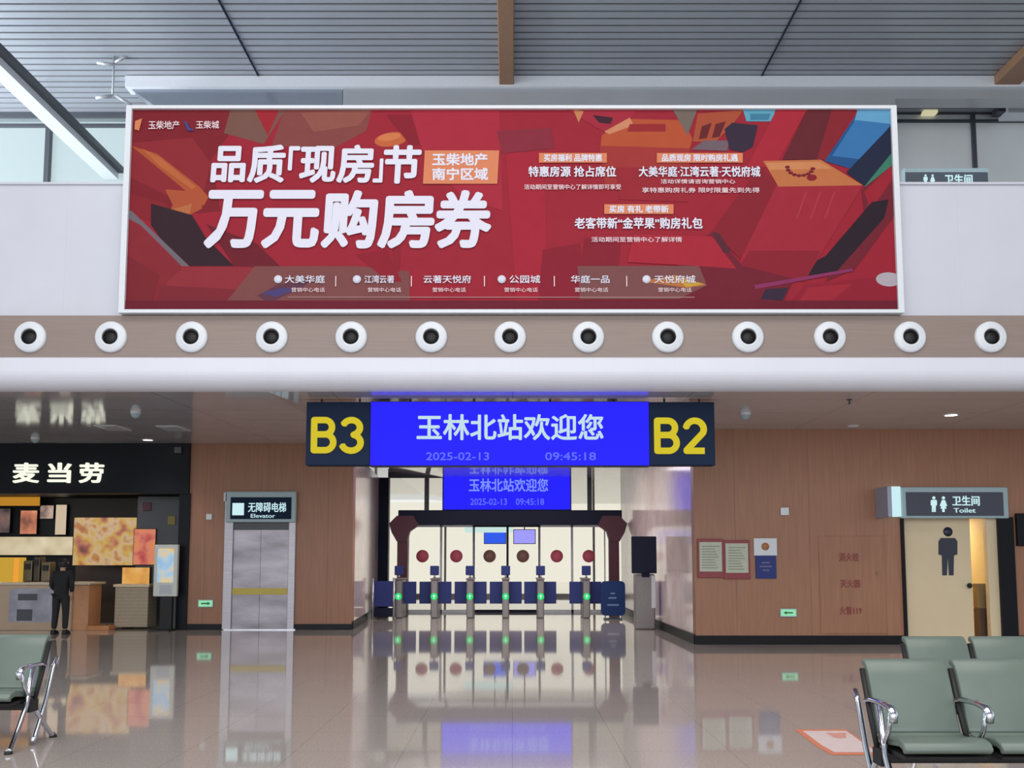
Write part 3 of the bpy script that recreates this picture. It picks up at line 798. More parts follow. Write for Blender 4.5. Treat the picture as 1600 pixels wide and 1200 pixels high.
# ------------------------------------------------------------------ lift
lf = thing('lift', (xpx(404, 984, DL), DL, 0), 'stainless steel lift with two door leaves and a yellow strip across', 'lift')
Y = DL - 0.06
q = MB(); q.pbox(349, 770, 363, 984, Y, 0.12); q.pbox(450, 770, 461, 984, Y, 0.12); q.pbox(349, 769, 462, 784, Y, 0.12); q.build('door_frame', M_steel, lf, bevel=0.01)
q = MB(); q.pbox(353, 768, 462, 816, Y-0.10, 0.10); q.build('sign_frame', M_teal, lf, bevel=0.015)
q = MB(); q.pbox(360, 777, 455, 811, Y-0.115, 0.02); q.build('sign_board', M_signnavy, lf)
q = MB(); q.pbox(363, 786, 381, 805, Y-0.125, 0.012); q.build('pictogram', E_teal, lf)
ptext('sign_lettering', '无障碍电梯', E_teal, lf, 388, 785, 447, 800, Y-0.116, bold=0.01)
ptext('sign_lettering', 'Elevator', E_teal, lf, 392, 803, 430, 809, Y-0.116)
q = MB(); q.pbox(357, 816, 455, 828, Y+0.03, 0.05); q.build('transom', M_darkg, lf)
for u0, u1, lab in ((363, 406, 'left steel door leaf'), (406.6, 450, 'right steel door leaf')):
    q = MB(); q.pbox(u0, 826, u1, 983, Y+0.05, 0.03); d = q.build('door', M_lift, lf, label=lab)
q = MB(); q.pbox(354, 919, 449, 929, Y+0.035, 0.008); q.build('strip', mat('yellow_tape', (196, 176, 72), 0.4, noise=0.05), lf, label='yellow strip across both doors')
q = MB(); q.pbox(349, 983, 461, 984.3, Y-0.02, 0.15); q.build('sill', M_steel2, lf)

# ------------------------------------------------------------------ small wall fittings
def fitting(name, u0, v0, u1, v1, D, th, m, label, cat, bev=0.008, group=None):
    o = thing(name, pt((u0+u1)/2, (v0+v1)/2, D), label, cat, group)
    k = MB(); k.pbox(u0, v0, u1, v1, D-th, th); k.build('housing', m, o, bevel=bev)
    return o
def exitsign(u0, v0, u1, v1, D, label, left):
    o = thing('exit_sign', pt((u0+u1)/2, (v0+v1)/2, D), label, 'exit sign')
    k = MB(); k.pbox(u0, v0, u1, v1, D-0.03, 0.03); k.build('housing', M_teal, o, bevel=0.006)
    k = MB(); k.pbox(u0+1.5, v0+1.5, u1-1.5, v1-1.5, D-0.034, 0.004); k.build('panel', E_exit, o)
    um, vm = (u0+u1)/2, (v0+v1)/2; s = -1 if left else 1
    k = MB(); k.prism([(xpx(um+s*a, c, D-0.036), zpx(c, D-0.036)) for a, c in ((8, vm), (3, vm-3), (3, vm-1.2), (-7, vm-1.2), (-7, vm+1.2), (3, vm+1.2), (3, vm+3))], D-0.036, D-0.0345)
    k.build('arrow', mat('exit_arrow_green', (40, 130, 84), 0.5, noise=0.02), o)
exitsign(309, 937, 333, 949, DL, 'green lit exit sign low on the wall left of the lift', False)
exitsign(1219, 951, 1245, 964, DR, 'green lit exit sign low on the right wall under the notices', True)
fitting('wall_sensor', 322, 803, 331, 812, DL, 0.03, M_alu, 'tiny white wall sensor high beside the lift', 'sensor')
fitting('wall_sensor', 1220, 793, 1233, 805, DR, 0.05, M_alu, 'small white sensor box on the right wall above the notices', 'sensor')
fitting('wall_screen', 1590, 802, 1640, 853, DR, 0.08, M_dark, 'black display on the wall at the right picture edge', 'screen', 0.01)

# framed notices
M_paper = mat('pale_green_paper', (186, 192, 172), 0.6, noise=0.05, nscale=14); M_print = mat('grey_print', (140, 140, 128), 0.6, noise=0.02)
M_rframe = mat('dark_red_frame', (138, 52, 58), 0.45, noise=0.05)
for (u0, u1, dv, lab) in ((1090, 1131, 0, 'red framed notice nearest the passage corner'), (1131, 1172, 2, 'red framed notice next to the white and navy poster')):
    o = thing('framed_notice', pt((u0+u1)/2, 875, DR), lab, 'notice', 'pair of red framed notices')
    k = MB(); k.pbox(u0, 842+dv, u1, 903+dv, DR-0.035, 0.035); k.build('frame', M_rframe, o, bevel=0.006)
    k = MB(); k.pbox(u0+3, 847+dv, u1-3, 893+dv, DR-0.04, 0.006); pp = k.build('paper', M_paper, o)
    k = MB()
    for r in range(9): k.pbox(u0+7, 853+dv+r*4.2, u1-7-(r*7) % 9, 854.4+dv+r*4.2, DR-0.042, 0.002)
    k.build('print', M_print, pp)
o = thing('wall_poster', pt(1197, 870, DR), 'poster with a white head and orange emblem over a navy field', 'poster')
k = MB(); k.pbox(1178, 841, 1214, 868, DR-0.03, 0.03); k.build('head', M_alu, o, bevel=0.004)
k = MB(); k.pbox(1181, 868, 1213, 904, DR-0.03, 0.03); k.build('field', M_navy, o, bevel=0.004)
cx, _, cz = pt(1195, 854, DR)
k = MB(); k.lathe([(0.001, -0.004), (0.065, -0.004), (0.065, 0)], (cx, DR-0.031, cz), n=20); k.build('emblem', mat('orange_brown_ink', (172, 116, 72), 0.5, noise=0.04), o)
k = MB()
for u0, v0, u1 in ((1190, 878, 1203), (1187, 884, 1206), (1192, 890, 1202)): k.pbox(u0, v0, u1, v0+2.2, DR-0.033, 0.003)
k.build('print', mat('pale_violet_print', (104, 100, 140), 0.5, noise=0.03), o)
# hydrant cabinet door flush in the wall, red lettering
o = thing('hydrant_cabinet', pt(1332, 900, DR), 'flush brown hydrant cabinet door with three lines of red lettering', 'cabinet')
k = MB(); k.pbox(1281, 838, 1384, 990, DR-0.014, 0.012); k.build('door_leaf', mat('brown_wood_plain', (154, 108, 82), 0.45, noise=0.10, nscale=3, stretch=(9, 9, 0.5)), o, bevel=0.004)
M_rt = mat('dull_red_paint', (132, 58, 54), 0.5, noise=0.05)
for t, a in (('消火栓', (1311, 864, 1342, 877)), ('灭火器', (1313, 906, 1344, 918)), ('火警119', (1312, 948, 1346, 960))): ptext('lettering', t, M_rt, o, *a, DR-0.013, bold=0.03, th=0.006)
k = MB(); k.tube([(xpx(1371, 895, DR), DR-0.012, zpx(895, DR)), (xpx(1371, 895, DR), DR-0.03, zpx(895, DR))], 0.03, 14); k.build('lock', M_brownb, o)

# ------------------------------------------------------------------ restroom
sgn = thing('restroom_sign', pt(1480, 786, DR), 'restroom sign with white figures over the cream doorway', 'sign')
k = MB(); k.pbox(1408, 761, 1576, 810, DR-0.12, 0.12); k.build('frame', M_teal, sgn, bevel=0.02, seg=3)
k = MB(); k.pbox(1416, 769, 1568, 806, DR-0.128, 0.01); k.build('board', mat('sign_slate', (58, 62, 78), 0.35, noise=0.03), sgn)
def figure(pb, u, v, h, D, woman=False, m=None, name='pictogram', th=0.006):
    r = h*0.10; P_ = MB()
    cx, cz = xpx(u, v-h*0.42, D), zpx(v-h*0.42, D); s = zpx(v-h, D)-zpx(v, D); s = s/h
    P_.lathe([(0.001, -th), (r*s, -th), (r*s, 0)], (cx, D, cz), n=18)
    if woman: pts = [(-.10,-.28),(.10,-.28),(.24,.10),(.14,.14),(.20,.28),(.08,.28),(.08,.5),(-.08,.5),(-.08,.28),(-.20,.28),(-.14,.14),(-.24,.10)]
    else: pts = [(-.15,-.29),(.15,-.29),(.20,-.22),(.20,.06),(.13,.08),(.12,.5),(.02,.5),(.0,.12),(-.02,.5),(-.12,.5),(-.13,.08),(-.20,.06),(-.20,-.22)]
    P_.prism([(xpx(u+a*h, v+c*h, D), zpx(v+c*h, D)) for a, c in pts], D-th, D)
    return P_.build(name, m, pb)
figure(sgn, 1459, 788, 24, DR-0.129, False, E_teal); figure(sgn, 1474, 788, 24, DR-0.129, True, E_teal)
ptext('lettering', '卫生间', E_teal, sgn, 1488, 775, 1530, 790, DR-0.129, bold=0.015)
ptext('lettering', 'Toilet', E_teal, sgn, 1490, 794, 1524, 801, DR-0.129)
o = thing('projecting_sign', pt(1392, 784, DR), 'pale lit projecting sign at the left end of the restroom sign', 'sign')
k = MB(); x0, x1 = xpx(1377, 784, DR-0.5), xpx(1390, 784, DR-0.5)
k.box(x1-0.05, x1+0.02, DR-0.55, DR, zpx(808, DR-0.5), zpx(760, DR-0.5)); k.build('case', mat('lilac_grey_panel', (150, 156, 178), 0.4, noise=0.03), o, bevel=0.01)
k = MB(); k.pbox(1393, 760, 1408, 807, DR-0.16, 0.16); k.build('light_box', E_teal, o, bevel=0.01)
# restroom room behind the opening
Z3 = zo+0.05
q = MB()
q.box(xo0-0.1, xo0, DR+0.25, DR+2.6, 0, Z3); q.box(xo1, xo1+0.1, DR+0.25, DR+2.6, 0, Z3); q.box(xo0-0.1, xo1+0.1, DR+2.6, DR+2.7, 0, Z3); q.box(xo0-0.1, xo1+0.1, DR+0.25, DR+2.7, Z3, Z3+0.1)
struct(q.build('wall_restroom', mat('warm_yellow_wall', (222, 198, 142), 0.5, noise=0.04)), 'warm lit inner walls of the restroom lobby', 'wall')
l = bpy.data.lights.new('restroom_lamp', 'AREA'); l.size = 0.8; l.energy = 26; l.color = (1.0, 0.9, 0.7)
lo = bpy.data.objects.new('restroom_lamp', l); C.objects.link(lo); lo.location = ((xo0+xo1)/2+0.2, DR+1.5, Z3-0.02)
jm = MB(); jm.pbox(1564, 808, 1588, 1007, DR-0.05, 0.3); jm.pbox(1411, 808, 1415.5, 1007, DR-0.04, 0.3)
struct(jm.build('trim_4', M_dark), 'black jambs of the restroom doorway', 'trim')
jm = MB(); jm.pbox(1545, 808, 1563.5, 1006, DR+0.02, 0.12)
struct(jm.build('trim_5', M_cream), 'cream panel inside the right of the restroom doorway', 'trim')
rd = thing('restroom_door', (xpx(1468, 1007, DR), DR+0.15, 0), 'cream restroom door with a big black male figure', 'door')
k = MB(); k.pbox(1416, 809, 1519, 1006, DR+0.12, 0.05); k.build('leaf', M_cream, rd, bevel=0.006)
figure(rd, 1481, 862, 74, DR+0.119, False, mat('black_film', (36, 42, 60), 0.4, noise=0.03), 'male_figure', 0.004)
k = MB(); cx, _, cz = pt(1519, 915, DR+0.1); k.lathe([(0.001, -0.05), (0.035, -0.05), (0.045, -0.02), (0.03, 0.02)], (cx-0.05, DR+0.1, cz), n=20); k.build('door_knob', M_rubber, rd)
k = thing('tall_cabinet', (xpx(1539, 1000, DR+0.3), DR+0.4, 0), 'tall brown cabinet standing inside the restroom lobby', 'cabinet')
q = MB(); q.pbox(1529, 912, 1547, 951, DR+0.24, 0.2); q.build('upper_body', mat('olive_brown', (126, 104, 70), 0.5, noise=0.05), k, bevel=0.01)
q = MB(); q.box(xpx(1530, 960, DR+.24), xpx(1548, 960, DR+.24), DR+0.24, DR+0.44, 0, zpx(951, DR+.24)); q.build('lower_body', mat('dark_brown', (84, 60, 44), 0.5, noise=0.05), k, bevel=0.01)

# upper level sign, lamp box, hanging fixture
DU = DP + 1.2
o = thing('wayfinding_sign', pt(1480, 277, DU), 'dark wayfinding sign with pale figures above the right parapet', 'sign')
k = MB(); k.pbox(1413, 262, 1546, 300, DU, 0.12); k.build('frame', M_teal, o, bevel=0.015)
k = MB(); k.pbox(1415, 269, 1544, 298, DU-0.008, 0.01); k.build('board', mat('sign_slate2', (74, 84, 96), 0.35, noise=0.03), o)
figure(o, 1446, 281, 16, DU-0.009, False, E_teal); figure(o, 1457, 281, 16, DU-0.009, True, E_teal)
ptext('lettering', '卫生间', E_teal, o, 1476, 273, 1519, 288, DU-0.009, bold=0.015)
k = MB(); k.box(xpx(1430, 290, DU), xpx(1434, 290, DU), DU+0.03, DU+0.09, 4.3, zpx(300, DU)); k.build('post', M_darkg, o)
k = MB(); k.box(xpx(1524, 290, DU), xpx(1528, 290, DU), DU+0.03, DU+0.09, 4.3, zpx(300, DU)); k.build('post', M_darkg, o)
o = thing('lamp_box', pt(1590, 168, DGL-0.4), 'white lamp box under the bulkhead at the upper right edge', 'lamp')
k = MB(); k.pbox(1575, 159, 1650, 176, DGL-0.5, 0.5); k.build('housing', M_alu, o, bevel=0.02)
k = MB(); k.pbox(1560, 163, 1575, 174, DGL-0.4, 0.3); k.build('mount', M_darkg, o)
o = thing('ceiling_spot', pt(1455, 173, DGL-0.1), 'pale yellow lamp glowing on the grey glazing top rail', 'lamp')
k = MB(); k.pbox(1444, 171, 1466, 176, DGL-0.2, 0.2); k.build('lens', mat('lamp_yellow', (214, 208, 170), 0.4, emit=0.8), o, bevel=0.02)
DH = DBK - 0.8
hx = xpx(178, 100, DH)
o = thing('hanging_fixture', (hx, DH, ZU), 'thin grey hanging lamp fixture under the slats left of the bulkhead', 'lamp')
k = MB(); k.tube([(hx, DH, ZU), (hx, DH, zpx(152, DH))], 0.02, 8); k.build('rod', M_grey, o)
for (u0, v0, u1, v1) in ((152, 98, 178, 101), (180, 98, 203, 84), (150, 153, 174, 150), (182, 150, 205, 164)):
    k = MB(); k.tube([pt(u0, v0, DH), pt(u1, v1, DH)], 0.035, 8); k.build('lamp_arm', M_grey, o)

# ------------------------------------------------------------------ ceiling fittings of the low ceiling
def ceil_z(x, y):
    if x < 0: t = max(0, min(1, (-1.8 - x)/(-1.8 - XLC))); zb = ZS + (ZL-ZS)*t; db = DL
    else: t = max(0, min(1, (x-1.8)/(XRC-1.8))); zb = ZS + (ZR-ZS)*t; db = DR
    return ZS + (zb-ZS)*max(0, min(1, (y-D0)/(db-D0)))
def on_ceiling(u, v):
    z = ZS
    for _ in range(8): D = dz(v, z); z = ceil_z(xpx(u, v, D), D)
    D = dz(v, z)
    return xpx(u, v, D), D, z
def downlight(u, v, label, lit, r=0.11):
    x, y, z = on_ceiling(u, v)
    o = thing('downlight', (x, y, z), label, 'ceiling light')
    k = MB(); k.lathe([(r, 0.0), (r, -0.012), (r*0.85, -0.014), (r*0.82, 0)], (x, y, z), 'z'); k.build('ring', M_alu, o)
    k = MB(); k.lathe([(0.001, -0.008), (r*0.83, -0.008), (r*0.83, 0)], (x, y, z), 'z'); k.build('lens', E_white if lit else M_alu, o)
    if lit:
        l = bpy.data.lights.new('downlight_lamp', 'SPOT'); l.energy = 60; l.spot_size = 1.9; l.spot_blend = 0.8; l.shadow_soft_size = 0.1; l.color = (1, 0.9, 0.76)
        q_ = bpy.data.objects.new('downlight_lamp', l); C.objects.link(q_); q_.location = (x, y, z-0.03); adopt(q_, o)
downlight(231, 687, 'lit downlight in the ceiling before the black shop front', True)
downlight(1486, 648, 'brightly lit downlight in the ceiling above the restroom', True)
downlight(1067+266, 665.5, 'dim round downlight in the ceiling between dome camera and lit lamp', False, 0.09)
def dome(u, v, label, cat='camera', name='dome_camera', r=0.07):
    x, y, z = on_ceiling(u, v-r*45)
    o = thing(name, (x, y, z), label, cat)
    k = MB(); k.lathe([(r*1.1, 0), (r*1.1, -0.03), (r, -0.035)], (x, y, z), 'z', n=24); k.build('base', M_alu, o)
    k = MB(); k.lathe([(r*math.cos(a), -0.035-r*math.sin(a)) for a in [math.pi/2*i/8 for i in range(8)]] + [(0.001, -0.035-r)], (x, y, z), 'z', n=24); k.build('dome', M_teal, o)
dome(1165, 648, 'white dome camera under the ceiling right of the sign')
dome(212, 646, 'white dome camera under the dark ceiling above the shop')
dome(55, 687, 'pale dome camera close over the shop lettering')
def grille(u, v, label):
    x, y, z = on_ceiling(u, v)
    o = thing('ceiling_vent', (x, y, z), label, 'vent')
    k = MB(); k.box(x-0.20, x+0.20, y-0.35, y+0.35, z-0.012, z); k.build('frame', M_alu, o)
    k = MB()
    for i in range(8): k.box(x-0.17, x+0.17, y-0.31+i*0.08, y-0.27+i*0.08, z-0.02, z-0.012)
    k.build('louvre', M_grey, o)
grille(176, 668, 'ceiling vent beside the letter reflections'); grille(271, 669, 'ceiling vent near the right end of the shop front')
x, y, z = on_ceiling(1327, 624)
o = thing('sprinkler', (x, y, z), 'small dark sprinkler head in the right ceiling', 'sprinkler')
k = MB(); k.lathe([(0.04, 0), (0.035, -0.012), (0.012, -0.02), (0.012, -0.06), (0.03, -0.065), (0.001, -0.07)], (x, y, z), 'z', n=16); k.build('head', M_darkg, o)

# ------------------------------------------------------------------ shop on the left
XS0 = -19.5
q = MB(); q.box(XS0, XSH, DL-0.08, DL+0.25, zpx(771, DL-0.08), ZL); fas = q.build('wall_shop_fascia', M_dark); struct(fas, 'black fascia over the shop front carrying lit white letters', 'wall')
for ch, u0, u1 in (('麦', 23, 61), ('当', 77, 111), ('劳', 126, 162)):
    o = thing('sign_letter', pt((u0+u1)/2, 740, DL-0.08), 'lit white channel letter %s on the black shop fascia' % ch, 'sign letter', 'lit letters on the shop fascia')
    ptext('face', ch, E_letter, o, u0, 724, u1, 754, DL-0.08, bold=0.022, th=0.06)
fitting('shop_camera', 272, 698, 283, 708, DL-0.08, 0.08, M_darkg, 'grey box camera on the black fascia near its right end', 'camera')
q = MB(); q.pbox(277, 771, 294, 984, DL-0.05, 0.35); struct(q.build('trim_6', M_dark), 'black pilaster closing the right end of the shop front', 'trim')
DSB = DL + 3.4
q = MB(); q.box(XS0, XSH+0.6, DSB, DSB+0.15, 0, ZL); q.box(XSH, XSH+0.15, DL+0.3, DSB, 0, ZL)
struct(q.build('wall_shop', M_dark), 'black inner walls of the shop', 'wall')
q = MB(); q.pbox(212, 776, 300, 984, DL+0.9, 0.1); struct(q.build('wall_shop_side', M_darkg), 'dark grey wall panel at the right of the shop opening', 'wall')
q = MB(); q.box(XS0, XSH, DL+0.25, DSB, zpx(771, DL)+0.12, zpx(771, DL)+0.2); struct(q.build('ceiling_shop', M_dark), 'black ceiling inside the shop', 'ceiling')
fitting('shop_notice', 222, 785, 236, 798, DL+0.9, 0.02, M_maroon, 'small dark red notice on the grey shop wall', 'notice')
fitting('shop_notice', 262, 806, 274, 820, DL+0.9, 0.02, mat('dull_yellow', (140, 124, 66), 0.5, noise=0.05), 'small yellow notice on the grey shop wall', 'notice')
# menu boards
def panel(name, u0, v0, u1, v1, D, m, label, cat, th=0.06, group=None):
    o = thing(name, pt((u0+u1)/2, v1, D), label, cat, group)
    k = MB(); k.pbox(u0, v0, u1, v1, D+0.008, th); k.build('case', M_dark, o)
    k = MB(); k.pbox(u0+0.8, v0+0.8, u1-0.8, v1-0.8, D, 0.008); k.build('face', m, o)
    return o
DM = DSB - 0.12
panel('menu_strip', -60, 772, 63, 791, DM-0.3, mat('lit_amber', (196, 136, 44), 0.4, emit=0.8), 'amber lit strip across the top of the menu boards', 'sign')
panel('menu_board', -40, 794, 16, 833, DM, glow_picture('menu_dim', [(0.3, (40, 32, 34)), (0.5, (96, 74, 72)), (0.7, (130, 96, 88))], 3, 0.7), 'dim menu board at the left picture edge', 'menu board')
panel('menu_board', 31, 797, 58, 835, DM, glow_picture('menu_orange', [(0.3, (120, 66, 48)), (0.5, (190, 110, 76)), (0.7, (220, 150, 110))], 3, 0.9), 'orange food menu board under the amber strip', 'menu board')
panel('menu_board', 62, 789, 84, 811, DM, glow_picture('menu_rose', [(0.3, (110, 84, 78)), (0.5, (180, 150, 136)), (0.7, (212, 190, 172))], 4, 0.8), 'small rose coloured menu board beside the tall cream one', 'menu board')
panel('menu_board', 86, 788, 104, 836, DM, mat('lit_cream', (216, 196, 168), 0.4, emit=0.8), 'tall narrow cream menu board', 'menu board')
panel('backsplash', -40, 838, 114, 868, DM, glow_picture('splash', [(0.3, (140, 122, 96)), (0.48, (210, 192, 154)), (0.7, (235, 222, 186))], 1.6, 0.75), 'cream lit backsplash behind the shop counter', 'panel')
# food posters
M_food = glow_picture('food_print', [(0.28, (120, 52, 40)), (0.38, (196, 110, 84)), (0.47, (222, 178, 70)), (0.55, (224, 190, 150)), (0.62, (206, 140, 60)), (0.72, (160, 60, 50))], 2.6, 0.62)
M_food2 = glow_picture('food_print_red', [(0.28, (150, 46, 44)), (0.42, (220, 130, 66)), (0.55, (214, 120, 90)), (0.7, (178, 44, 50))], 3.0, 0.8)
panel('food_poster', 114, 808, 213, 884, DL+1.6, M_food, 'large yellow food poster hanging over the shop entrance', 'poster', 0.1)
panel('food_poster', 208, 826, 243, 883, DL+0.85, M_food2, 'orange and red food poster in front of the grey wall', 'poster')
panel('food_poster', 190, 886, 234, 916, DL+0.8, glow_picture('food_amber', [(0.3, (200, 130, 50)), (0.5, (232, 168, 70)), (0.7, (226, 190, 140))], 2.5, 0.8), 'small amber food picture behind the beige cabinet', 'poster')
q = MB(); q.pbox(116, 884, 190, 984, DL+2.2, 0.08); struct(q.build('door_7', mat('dark_brown_door', (52, 42, 42), 0.5, noise=0.05)), 'dark doorway inside the shop', 'door')
# yellow box, machines, counter
DC = dz(985, 0.0)
o = thing('shop_counter', (xpx(60, 985, DC), DC, 0), 'pale shop counter with a grey printed front', 'counter')
k = MB(); k.pbox(-160, 914, 112, 985, DC, 0.7); k.pbox(113, 914, 138, 985, DC+0.05, 0.6, 1); k.build('body', [mat('counter_laminate', (184, 160, 136), 0.4, noise=0.06, nscale=2), mat('counter_wood', (206, 150, 108), 0.45, noise=0.08, nscale=5)], o, bevel=0.01)
k = MB(); k.pbox(-162, 910, 140, 914, DC-0.04, 0.78); k.build('worktop', mat('counter_top', (206, 192, 172), 0.3, noise=0.04), o, bevel=0.008)
k = MB(); k.pbox(14, 920, 84, 972, DC-0.008, 0.008); f = k.build('print', mat('counter_print', (158, 158, 172), 0.4, noise=0.25, nscale=3), o)
k = MB(); k.pbox(28, 928, 58, 938, DC-0.014, 0.006); k.pbox(26, 952, 50, 970, DC-0.014, 0.006); k.build('print_block', M_darkg, f)
o = thing('yellow_box', (xpx(10, 910, DC+0.2), DC+0.2, zpx(910, DC)), 'bright yellow box standing on the shop counter', 'box')
k = MB(); zt_ = zpx(910, DC-0.04)+0.002; xa, xb_ = xpx(-30, 890, DC+.2), xpx(29, 890, DC+.2); k.box(xa, xb_, DC+0.2, DC+0.5, zt_, zpx(871, DC+.2)); k.box(xb_-0.1, xb_+0.005, DC+0.19, DC+0.21, zt_, zpx(872, DC+.2), 1); k.build('body', [mat('lit_yellow_box', (214, 170, 62), 0.4, emit=0.75), mat('lit_orange_box', (246, 164, 60), 0.4, emit=0.85)], o, bevel=0.01)
for i, (u0, v0, u1, c, lab) in enumerate(((36, 876, 50, (92, 84, 62), 'olive machine on the back of the counter next to the yellow box'), (52, 870, 62, (62, 54, 44), 'dark slim coffee machine on the shop counter'), (64, 878, 78, (110, 96, 72), 'bronze machine on the shop counter beside the standing person'))):
    o = thing('counter_machine', (xpx((u0+u1)/2, 910, DC+0.35), DC+0.35, zpx(910, DC)), lab, 'machine')
    k = MB(); k.box(xpx(u0, 890, DC+.35), xpx(u1, 890, DC+.35), DC+0.35, DC+0.6, zt_, zpx(v0, DC+.35)); k.build('body', mat('machine_%d' % i, c, 0.35, 0.3, noise=0.08), o, bevel=0.02)
    k = MB(); k.pbox(u0+2, v0+5, u1-2, v0+14, DC+0.34, 0.01); k.build('panel', M_rubber, o)
o = thing('beige_cabinet', (xpx(205, 978, DL+0.2), DL+0.2, 0), 'beige ribbed cabinet standing at the shop entrance', 'cabinet')
k = MB(); k.pbox(179, 917, 231, 980, DL+0.15, 0.5); k.build('body', mat('beige_rib', (166, 152, 130), 0.5, noise=0.05, seam=('Z', 0.07, 0.012, 0.75)), o, bevel=0.01)
k = MB(); k.pbox(177, 913, 233, 917, DL+0.13, 0.54); k.build('top', M_cream, o)
o = thing('entrance_step', (xpx(155, 985, DL), DL-0.1, 0), 'low orange wood step before the dark doorway', 'step')
k = MB(); k.box(xpx(141, 985, DL), xpx(176, 985, DL), DL-0.2, DL+0.13, 0, 0.09); k.build('tread', mat('orange_wood', (196, 132, 82), 0.45, noise=0.08, nscale=5), o, bevel=0.008)
# digital kiosk
DKI2 = DL - 0.05
o = thing('order_kiosk', (xpx(258, 985, DKI2), DKI2-0.2, 0), 'white framed self order screen on a black stand by the shop pilaster', 'kiosk')
k = MB(); k.pbox(240, 851, 277, 932, DKI2-0.3, 0.1); k.build('frame', mat('lit_frame_white', (206, 212, 206), 0.4, noise=0.02), o, bevel=0.015)
k = MB(); k.pbox(246, 857, 271, 910, DKI2-0.306, 0.008); k.build('screen', glow_picture('kiosk_screen', [(0.3, (120, 176, 216)), (0.47, (166, 196, 220)), (0.58, (230, 196, 120)), (0.75, (214, 140, 60))], 2.6, 0.85), o)
k = MB(); k.pbox(249, 914, 268, 928, DKI2-0.306, 0.008); k.build('reader', M_grey, o)
k = MB(); k.pbox(250, 932, 268, 983, DKI2-0.28, 0.1); k.build('stand', M_rubber, o); 
k = MB(); k.box(xpx(243, 985, DKI2), xpx(275, 985, DKI2), DKI2-0.42, DKI2-0.02, 0, 0.03); k.build('foot', M_rubber, o)
# shop lighting
for x in (-11.5, -9.4):
    o = area_light('shop_lamp', (x, DL+0.52, zpx(771, DL)+0.10), (math.radians(25), 0, 0), 1.6, 0.2, 32, (1.0, 0.84, 0.62))

